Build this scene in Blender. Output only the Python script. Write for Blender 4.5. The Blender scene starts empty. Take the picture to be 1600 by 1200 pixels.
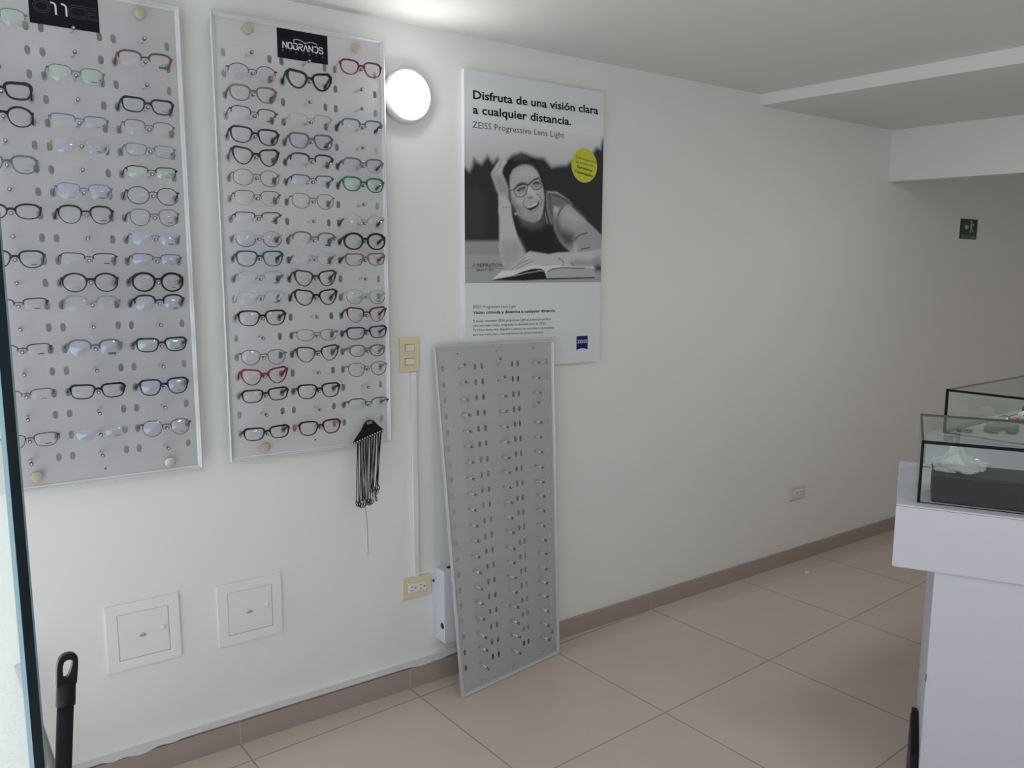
import bpy, math, random
import numpy as np
from math import sin, cos, pi, radians, sqrt
from mathutils import Vector, Matrix

sc = bpy.context.scene
COL = sc.collection
rnd = random.Random(7)

# ------------------------------------------------------------------ camera
F_PX = 1251.9
cam = bpy.data.cameras.new('camera')
cam.sensor_fit = 'HORIZONTAL'
cam.sensor_width = 36.0
cam.lens = F_PX / 1600 * 36.0
cam.clip_start = 0.02
cam_o = bpy.data.objects.new('camera', cam)
cam_o.location = (0, -2.4243, 1.4815)
cam_o.rotation_euler = (radians(82.0307), radians(-0.1489), radians(-34.9944))
COL.objects.link(cam_o)
sc.camera = cam_o

# ------------------------------------------------------------------ light
sc.view_settings.view_transform = 'Standard'
sc.view_settings.look = 'None'
sc.view_settings.gamma = 1.0
sc.view_settings.use_curve_mapping = False
sc.view_settings.exposure = 0.1

world = bpy.data.worlds.new('daylight')
sc.world = world
world.use_nodes = True
bg = world.node_tree.nodes['Background']
bg.inputs['Color'].default_value = (0.90, 0.925, 1.0, 1)
bg.inputs['Strength'].default_value = 0.93

sun = bpy.data.lights.new('sun', 'SUN')
sun.energy = 7.0
sun.angle = radians(2)
sun.color = (.96, 0.97, 1.0)
sun_o = bpy.data.objects.new('sun', sun)
sun_o.rotation_euler = Vector((-0.06, -0.62, -0.78)).to_track_quat('-Z', 'Y').to_euler()
sun_o.location = (0, 4, 6)
COL.objects.link(sun_o)

# the open shop front guides the daylight into the room
por = bpy.data.lights.new('shopfront_daylight', 'AREA')
por.shape = 'RECTANGLE'
por.size = 2.27
por.size_y = 4.5
por.cycles.is_portal = True
por_o = bpy.data.objects.new('shopfront_daylight', por)
por_o.matrix_world = Matrix.Translation((-0.03, -2.25, 1.135)) @ Vector((1, 0, 0)).to_track_quat('-Z', 'Y').to_matrix().to_4x4()
COL.objects.link(por_o)

# ------------------------------------------------------------------ materials
def lin(h):
    h = h.lstrip('#')
    v = [int(h[i:i + 2], 16) / 255 for i in (0, 2, 4)]
    return tuple(c / 12.92 if c <= .04045 else ((c + .055) / 1.055) ** 2.4 for c in v)

MATS = {}
def mat(name, color, rough=.5, metal=0.0, spec=.5, noise=None, bump=None, coat=0.0):
    if name in MATS: return MATS[name]
    m = bpy.data.materials.new(name); m.use_nodes = True
    nt = m.node_tree; b = nt.nodes['Principled BSDF']
    c = lin(color) if isinstance(color, str) else color
    b.inputs['Base Color'].default_value = (*c, 1)
    b.inputs['Roughness'].default_value = rough
    b.inputs['Metallic'].default_value = metal
    b.inputs['Specular IOR Level'].default_value = spec
    b.inputs['Coat Weight'].default_value = coat
    if noise:                      # (scale, strength) of a faint unevenness of the surface colour
        tc = nt.nodes.new('ShaderNodeTexCoord'); n = nt.nodes.new('ShaderNodeTexNoise')
        n.inputs['Scale'].default_value = noise[0]; n.inputs['Detail'].default_value = 5
        r = nt.nodes.new('ShaderNodeMix'); r.data_type = 'RGBA'
        r.inputs['A'].default_value = (*[x * (1 - noise[1]) for x in c], 1)
        r.inputs['B'].default_value = (*[min(1, x * (1 + noise[1])) for x in c], 1)
        nt.links.new(tc.outputs['Object'], n.inputs['Vector'])
        nt.links.new(n.outputs['Fac'], r.inputs['Factor'])
        nt.links.new(r.outputs['Result'], b.inputs['Base Color'])
    if bump:
        tc = nt.nodes.new('ShaderNodeTexCoord'); n = nt.nodes.new('ShaderNodeTexNoise')
        n.inputs['Scale'].default_value = bump[0]; n.inputs['Detail'].default_value = 3
        bm_ = nt.nodes.new('ShaderNodeBump'); bm_.inputs['Strength'].default_value = bump[1]
        bm_.inputs['Distance'].default_value = .004
        nt.links.new(tc.outputs['Object'], n.inputs['Vector'])
        nt.links.new(n.outputs['Fac'], bm_.inputs['Height'])
        nt.links.new(bm_.outputs['Normal'], b.inputs['Normal'])
    MATS[name] = m
    return m

def clear(name, tint=(1, 1, 1), refl=(1, 1, 1), ior=1.5, body=None, body_amt=0.0, rough=0.0):
    """Clear plastic or glass: transparent with a Fresnel reflection, optionally a little milky."""
    if name in MATS: return MATS[name]
    m = bpy.data.materials.new(name); m.use_nodes = True
    nt = m.node_tree; nt.nodes.remove(nt.nodes['Principled BSDF'])
    out = nt.nodes['Material Output']
    tr = nt.nodes.new('ShaderNodeBsdfTransparent'); tr.inputs['Color'].default_value = (*tint, 1)
    gl = nt.nodes.new('ShaderNodeBsdfGlossy'); gl.inputs['Color'].default_value = (*refl, 1)
    gl.inputs['Roughness'].default_value = rough
    fr = nt.nodes.new('ShaderNodeFresnel'); fr.inputs['IOR'].default_value = ior
    last = tr.outputs['BSDF']
    if body:
        df = nt.nodes.new('ShaderNodeBsdfDiffuse'); df.inputs['Color'].default_value = (*body, 1)
        mx0 = nt.nodes.new('ShaderNodeMixShader'); mx0.inputs['Fac'].default_value = body_amt
        nt.links.new(last, mx0.inputs[1]); nt.links.new(df.outputs['BSDF'], mx0.inputs[2])
        last = mx0.outputs['Shader']
    mx = nt.nodes.new('ShaderNodeMixShader')
    ge = nt.nodes.new('ShaderNodeNewGeometry'); one = nt.nodes.new('ShaderNodeMath'); one.operation = 'SUBTRACT'; one.inputs[0].default_value = 1
    ml = nt.nodes.new('ShaderNodeMath'); ml.operation = 'MULTIPLY'      # one clean reflection per sheet, none on the way out
    nt.links.new(ge.outputs['Backfacing'], one.inputs[1]); nt.links.new(fr.outputs['Fac'], ml.inputs[0]); nt.links.new(one.outputs[0], ml.inputs[1])
    nt.links.new(ml.outputs[0], mx.inputs['Fac'])
    nt.links.new(last, mx.inputs[1]); nt.links.new(gl.outputs['BSDF'], mx.inputs[2])
    nt.links.new(mx.outputs['Shader'], out.inputs['Surface'])
    MATS[name] = m
    return m

def glow(name, color, strength):
    if name in MATS: return MATS[name]
    m = bpy.data.materials.new(name); m.use_nodes = True
    b = m.node_tree.nodes['Principled BSDF']
    b.inputs['Base Color'].default_value = (.8, .8, .8, 1)
    b.inputs['Emission Color'].default_value = (*color, 1)
    b.inputs['Emission Strength'].default_value = strength
    MATS[name] = m
    return m

M_wall = mat('white_wall_paint', (.815, .817, .81), .55, noise=(1.3, .02), bump=(9, .12))
M_ceil = mat('ceiling_paint', (.70, .70, .695), .7, noise=(.9, .015))
M_base = mat('taupe_baseboard_tile', '#a89a93', .35, noise=(3, .05))
M_plaster = mat('rough_white_plaster', (.74, .74, .75), .8, bump=(60, .5))
M_grout = mat('pale_grout', '#c9c2b8', .8)
def frosted(name, color, amount):
    """grey sheet plastic that lets a little light through to the wall behind"""
    m = mat(name, color, .42, noise=(2.2, .03)); nt = m.node_tree
    b = nt.nodes['Principled BSDF']; out = nt.nodes['Material Output']
    tl = nt.nodes.new('ShaderNodeBsdfTranslucent'); tl.inputs['Color'].default_value = (.95, .95, .96, 1)
    mx = nt.nodes.new('ShaderNodeMixShader'); mx.inputs['Fac'].default_value = amount
    nt.links.new(b.outputs['BSDF'], mx.inputs[1]); nt.links.new(tl.outputs['BSDF'], mx.inputs[2])
    nt.links.new(mx.outputs['Shader'], out.inputs['Surface'])
    return m
M_board = frosted('frosted_grey_board', '#d2d1d5', .36)
M_board2 = frosted('pale_frosted_grey_board', '#dddce0', .27)
M_alu = mat('silver_aluminium', '#d6d8da', .4, metal=.25)
M_alu2 = mat('dull_silver_aluminium', '#c6caca', .4, metal=.25)
M_steel = mat('brushed_steel', '#cfcfd0', .3, metal=.45)
M_ring = mat('dark_rubber_ring', '#48484b', .5)
M_beige = mat('beige_plastic', '#b9b19c', .45)
M_cream = mat('cream_plastic', '#ded2b4', .4)
M_white = mat('white_plastic', (.78, .78, .78), .4)
M_box = mat('white_painted_metal', (.72, .75, .80), .35)
M_counter = mat('white_counter_laminate', (.52, .525, .585), .5, noise=(4, .02))
M_black = mat('black_plastic', '#101013', .45, spec=.3)
M_blackm = mat('matt_black_plastic', '#121215', .6, spec=.25)
M_navy = mat('black_navy_card', '#0d0f18', .6, spec=.2)
M_ink = mat('black_ink', '#101218', .6, spec=.2)
M_grey = mat('grey_ink', '#4c5056', .6)
M_olive = mat('olive_ink', '#55581c', .6)
M_print = mat('white_print', '#dcdfe2', .6)
M_greyprint = mat('grey_print', '#595c66', .6)
M_glass = clear('clear_glass', (.945, .975, .96), ior=1.28)
M_edge = mat('dark_glass_edge', '#050b0b', .5, spec=.15)
M_bevel = mat('pale_glass_bevel', '#7fa3ad', .1)
M_dooredge = mat('dark_door_glass_edge', '#0a1e28', .12)

# ------------------------------------------------------------------ helpers
def tag(o, label=None, cat=None, group=None, kind=None):
    for k, v in (('label', label), ('category', cat), ('group', group), ('kind', kind)):
        if v: o[k] = v
    return o

def empty(name, loc=(0, 0, 0), rot=(0, 0, 0)):
    o = bpy.data.objects.new(name, None)
    o.location = loc; o.rotation_euler = rot
    o.empty_display_size = .05
    COL.objects.link(o)
    return o

class MB:
    """Collects polygons (with material slots) into one mesh."""
    def __init__(s): s.v = []; s.f = []; s.m = []; s.sm = []
    def add(s, vs, fs, mi=0, smooth=False):
        o = len(s.v); s.v += [tuple(p) for p in vs]
        for i, f in enumerate(fs):
            s.f.append([o + k for k in f]); s.m.append(mi[i] if isinstance(mi, (list, tuple)) else mi); s.sm.append(smooth)
        return s
    def box(s, x0, x1, y0, y1, z0, z1, mi=0):
        v = [(x, y, z) for x in (x0, x1) for y in (y0, y1) for z in (z0, z1)]
        return s.add(v, [(0, 1, 3, 2), (4, 6, 7, 5), (0, 4, 5, 1), (2, 3, 7, 6), (0, 2, 6, 4), (1, 5, 7, 3)], mi)
    def cbox(s, x0, x1, y0, y1, z0, z1, c, mi=0):
        """box with chamfered edges"""
        b = bmesh_box(x0, x1, y0, y1, z0, z1, c)
        return s.add(b[0], b[1], mi)
    def tube(s, pts, r, n=8, mi=0, closed=False, flat=None, caps=True):
        pts = [Vector(p) for p in pts]; N = len(pts); vs = []; up = None
        rr = r if isinstance(r, (list, tuple)) else [r] * N
        for i, p in enumerate(pts):
            a = pts[(i - 1) % N] if closed or i > 0 else pts[i]
            b = pts[(i + 1) % N] if closed or i < N - 1 else pts[i]
            t = (b - a).normalized()
            if up is None: up = t.orthogonal().normalized()
            up = (up - t * up.dot(t)).normalized()
            w = t.cross(up)
            for k in range(n):
                an = 2 * pi * k / n
                vs.append(p + (up * cos(an) + w * sin(an)) * rr[i])
        fs = []
        for i in range(N if closed else N - 1):
            j = (i + 1) % N
            for k in range(n):
                l = (k + 1) % n
                fs.append((i * n + k, i * n + l, j * n + l, j * n + k))
        s.add(vs, fs, mi, True)
        if caps and not closed:
            o = len(s.v) - N * n
            s.f.append([o + k for k in range(n)][::-1]); s.m.append(mi); s.sm.append(False)
            s.f.append([o + (N - 1) * n + k for k in range(n)]); s.m.append(mi); s.sm.append(False)
        return s
    def lathe(s, prof, origin, axis='y', n=24, mi=0):
        """prof: (radius, distance along axis) pairs; closed by caps where the radius is 0"""
        vs = []
        for r, d in prof:
            for k in range(n):
                a = 2 * pi * k / n
                q = {'y': (r * cos(a), d, r * sin(a)), 'z': (r * cos(a), r * sin(a), d), 'x': (d, r * cos(a), r * sin(a))}[axis]
                vs.append((origin[0] + q[0], origin[1] + q[1], origin[2] + q[2]))
        fs = [(i * n + k, i * n + (k + 1) % n, (i + 1) * n + (k + 1) % n, (i + 1) * n + k) for i in range(len(prof) - 1) for k in range(n)]
        s.add(vs, fs, mi, True)
        return s
    def prism(s, poly, f, d0, d1, mi=0):
        """poly in 2D, f(u, v, d) places a point; extruded between d0 and d1"""
        n = len(poly)
        vs = [f(u, v, d0) for u, v in poly] + [f(u, v, d1) for u, v in poly]
        fs = [tuple(range(n))[::-1], tuple(range(n, 2 * n))] + [(i, (i + 1) % n, n + (i + 1) % n, n + i) for i in range(n)]
        return s.add(vs, fs, mi)
    def build(s, name, mats, parent=None, xf=None):
        me = bpy.data.meshes.new(name)
        vs = [tuple(xf(*p)) for p in s.v] if xf else s.v
        me.from_pydata(vs, [], s.f); 
        for m in (mats if isinstance(mats, (list, tuple)) else [mats]): me.materials.append(m)
        me.polygons.foreach_set('material_index', s.m)
        me.polygons.foreach_set('use_smooth', s.sm)
        me.validate(); me.update()
        import bmesh
        bm = bmesh.new(); bm.from_mesh(me); bmesh.ops.recalc_face_normals(bm, faces=bm.faces); bm.to_mesh(me); bm.free()
        o = bpy.data.objects.new(name, me); COL.objects.link(o)
        if parent: o.parent = parent
        return o

def bmesh_box(x0, x1, y0, y1, z0, z1, c):
    import bmesh
    bm = bmesh.new(); bmesh.ops.create_cube(bm, size=1)
    for v in bm.verts:
        v.co = ((x0 + x1) / 2 + v.co.x * (x1 - x0), (y0 + y1) / 2 + v.co.y * (y1 - y0), (z0 + z1) / 2 + v.co.z * (z1 - z0))
    bmesh.ops.bevel(bm, geom=list(bm.edges), offset=c, segments=2, affect='EDGES', profile=.5)
    bm.verts.index_update()
    r = ([tuple(v.co) for v in bm.verts], [tuple(v.index for v in f.verts) for f in bm.faces])
    bm.free()
    return r

def link(name, me, parent=None, loc=None):
    o = bpy.data.objects.new(name, me); COL.objects.link(o)
    if parent: o.parent = parent
    if loc is not None: o.location = loc
    return o

def struct(o):
    o['kind'] = 'structure'
    return o

def text_mesh(body, bold=0.0):
    """Unit-scale outline of a text, returned as (verts, faces, width, cap height)."""
    cu = bpy.data.curves.new('lettering', 'FONT')
    cu.body = body; cu.size = 1.0; cu.offset = bold; cu.resolution_u = 2
    ob = bpy.data.objects.new('lettering', cu)
    me = bpy.data.meshes.new_from_object(ob)
    vs = np.array([v.co[:] for v in me.vertices]); fs = [tuple(p.vertices) for p in me.polygons]
    bpy.data.objects.remove(ob); bpy.data.curves.remove(cu); bpy.data.meshes.remove(me)
    return vs, fs
CAP = .729
def text_on(mb, body, place, a, b, h, bold=0.0, mi=0, shear=0):
    """Writes body from point a to point b (2D) with capital height h; place(u, v) gives the 3D point."""
    vs, fs = text_mesh(body, bold)
    x0, x1 = vs[:, 0].min(), vs[:, 0].max()
    w = math.hypot(b[0] - a[0], b[1] - a[1]); dx, dy = (b[0] - a[0]) / w, (b[1] - a[1]) / w
    sx = w / (x1 - x0); sy = h / .69
    out = []
    for x, y, _ in vs:
        X = (x - x0) * sx; Y = y * sy
        out.append(place(a[0] + dx * X - dy * Y, a[1] + dy * X + dx * Y))
    mb.add(out, fs, mi)

# ------------------------------------------------------------------ room
ZC = 2.272
TG, TX, TY = .058, 1.8862, -.643          # floor tile grid: turn and one joint crossing

def floor_material():
    m = bpy.data.materials.new('polished_beige_tile'); m.use_nodes = True
    nt = m.node_tree; b = nt.nodes['Principled BSDF']
    tc = nt.nodes.new('ShaderNodeTexCoord'); mp = nt.nodes.new('ShaderNodeMapping'); mp.vector_type = 'TEXTURE'
    mp.inputs['Location'].default_value = (TX, TY, 0); mp.inputs['Rotation'].default_value = (0, 0, TG)
    br = nt.nodes.new('ShaderNodeTexBrick'); br.offset = 0; br.squash = 1
    br.inputs['Scale'].default_value = 1; br.inputs['Brick Width'].default_value = .6; br.inputs['Row Height'].default_value = .6
    br.inputs['Mortar Size'].default_value = .0030; br.inputs['Mortar Smooth'].default_value = .3
    br.inputs['Color1'].default_value = (*lin('#d0c2b5'), 1); br.inputs['Color2'].default_value = (*lin('#ccbeb1'), 1)
    br.inputs['Mortar'].default_value = (*lin('#a19689'), 1)
    n = nt.nodes.new('ShaderNodeTexNoise'); n.inputs['Scale'].default_value = 7; n.inputs['Detail'].default_value = 6
    mx = nt.nodes.new('ShaderNodeMix'); mx.data_type = 'RGBA'; mx.blend_type = 'MULTIPLY'
    mx.inputs['Factor'].default_value = .12
    nt.links.new(tc.outputs['Object'], mp.inputs['Vector']); nt.links.new(mp.outputs['Vector'], br.inputs['Vector'])
    nt.links.new(tc.outputs['Object'], n.inputs['Vector'])
    nt.links.new(br.outputs['Color'], mx.inputs['A']); nt.links.new(n.outputs['Color'], mx.inputs['B'])
    nt.links.new(mx.outputs['Result'], b.inputs['Base Color'])
    b.inputs['Roughness'].default_value = .09
    return m

struct(MB().box(-.02, 6.6, -4.6, 0, -.05, 0).build('floor', floor_material()))
struct(MB().box(-.02, 6.7, 0, .12, -.05, 2.5).build('wall_left', M_wall))
struct(MB().box(6.6, 6.7, -4.6, 0, -.05, 2.5).build('wall_back', M_wall))
struct(MB().box(-.02, 6.7, -4.7, -4.6, -.05, 2.5).build('wall_right', M_wall))

def beam_xy(x0, y):           # the ceiling steps run slightly askew to the wall
    return x0 - .11 * y
def slab(name, xa, xb, z0, z1, drop=.012):
    ya, yb = 0, -4.6
    vs = []
    for x in (xa, xb):
        for y in (ya, yb):
            xx = beam_xy(x, y) if x not in (-.02, 6.6) else x
            vs += [(xx, y, z0 + drop * y * (1 if x not in (-.02,) else 1)), (xx, y, z1)]
    return struct(MB().add(vs, [(0, 1, 3, 2), (4, 6, 7, 5), (0, 4, 5, 1), (2, 3, 7, 6), (0, 2, 6, 4), (1, 5, 7, 3)]).build(name, M_ceil))
slab('ceiling', -.02, 3.053, ZC, 2.5, .0)
slab('ceiling', 3.053, 6.6, 2.224, 2.5, .008)
slab('beam', 4.137, 4.237, 1.960, 2.3, .012)

# skirting tiles with pale joints, and the ragged plaster bead above them near the shop front
mb = MB(); x = -.02
joints = [TX - TY * 0 + .6 * k - sin(TG) * .643 for k in range(-3, 8)]
edges = [-.02] + [j for j in joints if j > .05] + [6.6]
for a, b in zip(edges, edges[1:]):
    mb.box(a + .0012, min(b, 6.6) - .0012, -.010, -.0, 0, .0755 + rnd.uniform(-.0015, .0015))
struct(mb.build('baseboard_left', M_base))
mb = MB()
for j in edges[1:-1]: mb.box(j - .0012, j + .0012, -.0092, -.0002, 0, .075)
tag(struct(mb.build('trim_1', M_grout)))
mb = MB(); N = 90; xa, xb = .0, 1.44
top = [(xa + (xb - xa) * i / N, .106 + .0008 * sin(i * .7)) for i in range(N + 1)]
bot = []
for i in range(N + 1):
    xx = xa + (xb - xa) * i / N
    rag = .0
    for c, w, d in ((.36, .05, .012), (.29, .03, .009), (.45, .03, .006), (1.3, .06, .010), (1.37, .04, .008), (.62, .02, .002)):
        rag = max(rag, d * max(0, 1 - abs((xx - c) / w)) ** .6)
    bot.append((xx, .0845 - rag + rnd.uniform(-.0008, .0008)))
for i in range(N):
    mb.prism([bot[i], bot[i + 1], top[i + 1], top[i]], lambda u, v, d: (u, d, v), -.013, 0)
struct(mb.build('trim_2', M_plaster))
mb = MB(); mb.box(0, 1.44, -.016, 0, .104, .1075)
struct(mb.build('trim_3', M_wall))

# outdoors: pavement, facade, the header over the opening
m = bpy.data.materials.new('speckled_pavement'); m.use_nodes = True
nt = m.node_tree; b = nt.nodes['Principled BSDF']
tc = nt.nodes.new('ShaderNodeTexCoord'); vo = nt.nodes.new('ShaderNodeTexVoronoi'); vo.inputs['Scale'].default_value = 130
cr = nt.nodes.new('ShaderNodeValToRGB'); cr.color_ramp.elements[0].position = .15; cr.color_ramp.elements[1].position = .5
cr.color_ramp.elements[0].color = (*lin('#b9b6b2'), 1); cr.color_ramp.elements[1].color = (*lin('#f0eeea'), 1)
nt.links.new(tc.outputs['Object'], vo.inputs['Vector']); nt.links.new(vo.outputs['Distance'], cr.inputs['Fac'])
nt.links.new(cr.outputs['Color'], b.inputs['Base Color']); b.inputs['Roughness'].default_value = .8
struct(MB().box(-9, -.021, -9, 9, -.12, -.03).build('ground_pavement', m))
struct(MB().box(-.02, .1, .12, 6, -.05, 3.2).build('wall_front', M_wall))
struct(MB().box(-.14, -.02, -4.7, .12, 2.28, 2.9).build('lintel', M_wall))
# ------------------------------------------------------------------ eyewear display boards
PEG_L = .052
def peg_mesh():
    a = MB(); a.lathe([(0, 0), (.0036, 0), (.0036, -.041), (0, -.041)], (0, 0, 0), n=10)
    b = MB(); b.lathe([(0, -.0400), (.0043, -.0400), (.0043, -.0445), (.0036, -.0446)], (0, 0, 0), n=10, mi=0)
    b.lathe([(.0036, -.0444), (.0036, -.0476)], (0, 0, 0), n=10, mi=1)
    b.lathe([(.0036, -.0475), (.0045, -.0475), (.0045, -.0510), (.0028, -PEG_L)], (0, 0, 0), n=10, mi=0)
    b.lathe([(.0028, -PEG_L), (.0020, -PEG_L - .0006), (0, -PEG_L - .0008)], (0, 0, 0), n=10, mi=1)
    pa = a.build('peg', M_steel); pb = b.build('peg_tip', [M_ring, M_steel])
    ma, mb_ = pa.data, pb.data
    for o in (pa, pb): bpy.data.objects.remove(o)
    return ma, mb_
PEG_ME, PEGTIP_ME = peg_mesh()

def oval(cx, cz, w, h, n=14):
    out = []
    for k in range(n):
        a = 2 * pi * k / n
        out.append((cx + w / 2 * math.copysign(abs(cos(a)) ** .8, cos(a)), cz + h / 2 * math.copysign(abs(sin(a)) ** .8, sin(a))))
    return out

def sheet_with_holes(W, H, holes, thick):
    cu = bpy.data.curves.new('sheet', 'CURVE'); cu.dimensions = '2D'; cu.fill_mode = 'BOTH'; cu.extrude = thick / 2
    for pts in [[(0, 0), (W, 0), (W, H), (0, H)]] + holes:
        sp = cu.splines.new('POLY'); sp.points.add(len(pts) - 1); sp.use_cyclic_u = True
        for p, q in zip(sp.points, pts): p.co = (q[0], q[1], 0, 1)
    ob = bpy.data.objects.new('sheet', cu)
    me = bpy.data.meshes.new_from_object(ob)
    bpy.data.objects.remove(ob); bpy.data.curves.remove(cu)
    vs = [v.co[:] for v in me.vertices]; fs = [tuple(p.vertices) for p in me.polygons]
    bpy.data.meshes.remove(me)
    return vs, fs

FW = .0125       # width of the aluminium edge profile
def display_board(name, label, W, H, place, cols, rows, hole_dx, knobs, screws, mat_sheet, skip=(), frame_mat=None, tilt=None, hole=(.0135, .0225)):
    """place(u, v, d): board coordinates (d is the height over the face of the sheet) -> point in space"""
    P0 = Vector(place(W / 2, 0, 0))
    root = empty(name, P0); tag(root, label, 'display board', 'boards with pegs for eyeglasses')
    xf = lambda u, v, d: Vector(place(u, v, d)) - P0
    holes = [oval(c + s * hole_dx, z, *hole) for c in cols for z in rows for s in (-1, 1)]
    vs, fs = sheet_with_holes(W - .008, H - .008, [[(x - .004, z - .004) for x, z in h] for h in holes], .003)
    MB().add([(x + .004, z + .004, d - .0015) for x, z, d in vs], fs).build('board_sheet', mat_sheet, root, xf)
    # edge profile: an L with a raised lip, mitred corners
    mb = MB()
    prof = [(0, -.005), (0, .0065), (.003, .0080), (.0055, .0065), (.0075, .0035), (FW, .0015), (FW, -.005)]
    cor = [(0, 0, 1, 1), (W, 0, -1, 1), (W, H, -1, -1), (0, H, 1, -1)]
    vs = []
    for cx, cz, sx, sz in cor:
        for o, d in prof: vs.append((cx + sx * o, cz + sz * o, d))
    n = len(prof); fs = []
    for i in range(4):
        j = (i + 1) % 4
        for k in range(n):
            l = (k + 1) % n
            fs.append((i * n + k, i * n + l, j * n + l, j * n + k))
    mb.add(vs, fs).build('edge_frame', frame_mat or M_alu, root, xf)
    j = .05 if tilt else .014
    for c, u in enumerate(cols):
        for r, z in enumerate(rows):
            if (c, r) in skip: continue
            p = Vector(place(u, z, 0))
            nrm = (Vector(place(u, z, 1)) - p).normalized()
            dx = (Vector(place(u + .001, z, 0)) - p).normalized()
            q = Matrix((dx, -nrm, dx.cross(-nrm))).transposed()
            t = (tilt or {}).get((c, r), (rnd.uniform(-j, j), rnd.uniform(-j, j)))
            q = q @ Matrix.Rotation(t[0], 3, 'X') @ Matrix.Rotation(t[1], 3, 'Z')
            pg = link('peg', PEG_ME, root, p - P0); pg.rotation_euler = q.to_euler()
            link('peg_tip', PEGTIP_ME, pg)
    for u, v, mt in knobs:
        k = MB(); k.lathe([(0, .0165), (.0125, .0165), (.0140, .0155), (.0140, .010), (.005, .010), (.005, -.030)], (0, 0, 0), axis='z', n=20)
        k.build('standoff_knob', mt, root, lambda a, b, d, u=u, v=v: xf(u + a, v + b, d))
    for u, v in screws:
        k = MB(); k.lathe([(0, .0012), (.0022, .0012), (.0032, -.001)], (0, 0, 0), axis='z', n=10)
        k.build('screw', M_ring, root, lambda a, b, d, u=u, v=v: xf(u + a, v + b, d))
    return root

YB = -.037                                    # face of the two boards on the wall
WB, HB = .528, 1.276
LX, LZ = .0425, .9105                         # lower left corners
RX, RZ = .6497, .9180
L_COLS = [.1425 - LX, .3060 - LX, .4696 - LX]; L_ROWS = [2.0789 - .0572 * k - LZ for k in range(20)]
R_COLS = [.7487 - RX, .9151 - RX, 1.0794 - RX]; R_ROWS = [2.0876 - .05724 * k - RZ for k in range(20)]
wallplace = lambda X, Z: (lambda u, v, d: (X + u, YB - d, Z + v))
display_board('display_board', 'grey pegboard of eyeglasses beside the open glass door', WB, HB, wallplace(LX, LZ), L_COLS, L_ROWS, .0655,
              [(.4691 - LX, 2.1497 - LZ, M_beige), (.4794 - LX, .9443 - LZ, M_steel), (.154 - LX, .9487 - LZ, M_beige), (.11 - LX, 2.15 - LZ, M_beige)], [(.3161 - LX, .9466 - LZ)], M_board)
display_board('display_board', 'grey pegboard of eyeglasses on the wall beside the round lamp', WB, HB, wallplace(RX, RZ), R_COLS, R_ROWS, .0655,
              [(.7505 - RX, 2.1592 - RZ, M_beige), (1.078 - RX, 2.1598 - RZ, M_beige), (.7514 - RX, .9515 - RZ, M_beige), (1.078 - RX, .9515 - RZ, M_beige)], [(.915 - RX, .955 - RZ)], M_board2)

# the empty board leaning against the wall: slightly twisted, foot out on the floor
BL, BR = Vector((1.3695, -.1778, .001)), Vector((1.8578, -.1055, .001))
TL, TR = Vector((1.348, -.036, 1.229)), Vector((1.851, -.059, 1.227))
WL, HL = .500, 1.236
def leanplace(u, v, d):
    s, t = u / WL, v / HL
    p = (BL * (1 - s) + BR * s) * (1 - t) + (TL * (1 - s) + TR * s) * t
    eu = ((BR - BL) * (1 - t) + (TR - TL) * t).normalized(); ev = ((TL - BL) * (1 - s) + (TR - BR) * s).normalized()
    return p + eu.cross(ev).normalized() * (d - .008)
lean_rows = [HL * (.9365 - .04513 * k) for k in range(20)]
M_lean = frosted('plain_grey_board', '#c6c5c6', .30)
display_board('display_board', 'empty grey pegboard standing on the floor and leaning against the wall', WL, HL, leanplace, [.094, .251, .403], lean_rows, .0642,
              [], [(.091, 1.206), (.249, 1.208), (.407, 1.211), (.097, .031), (.255, .033), (.410, .036)], M_lean, frame_mat=M_alu2,
              tilt={(0, 0): (-.25, 0), (1, 0): (-.6, -.2), (1, 1): (-.3, .05), (2, 3): (-.5, -.1), (0, 1): (-.12, 0), (0, 17): (.25, 0), (0, 19): (.3, 0), (1, 19): (.12, 0)}, hole=(.0125, .0225))

# ------------------------------------------------------------------ name cards on the boards
def strokes(mb, lines, place, w, mi):
    """flat strokes of width w along 2D polylines"""
    for ln in lines:
        pts = [Vector(p) for p in ln]
        closed = (pts[0] - pts[-1]).length < 1e-6
        if closed: pts = pts[:-1]
        n = len(pts); L = []; R = []
        for i, p in enumerate(pts):
            a = pts[i - 1] if closed or i else p; b = pts[(i + 1) % n] if closed or i < n - 1 else p
            t = (b - a).normalized(); nn = Vector((-t.y, t.x)) * w / 2
            L.append(p + nn); R.append(p - nn)
        m_ = n if closed else n - 1
        vs = [place(*q) for q in L] + [place(*q) for q in R]
        mb.add(vs, [(i, (i + 1) % n, n + (i + 1) % n, n + i) for i in range(m_)], mi)

def arc(cx, cy, rx, ry, a0, a1, n=10):
    return [(cx + rx * cos(radians(a0 + (a1 - a0) * k / n)), cy + ry * sin(radians(a0 + (a1 - a0) * k / n))) for k in range(n + 1)]

def rrect(x0, x1, y0, y1, r):
    return arc(x1 - r, y1 - r, r, r, 90, 0, 5) + arc(x1 - r, y0 + r, r, r, 0, -90, 5) + arc(x0 + r, y0 + r, r, r, -90, -180, 5) + arc(x0 + r, y1 - r, r, r, 180, 90, 5)

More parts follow.
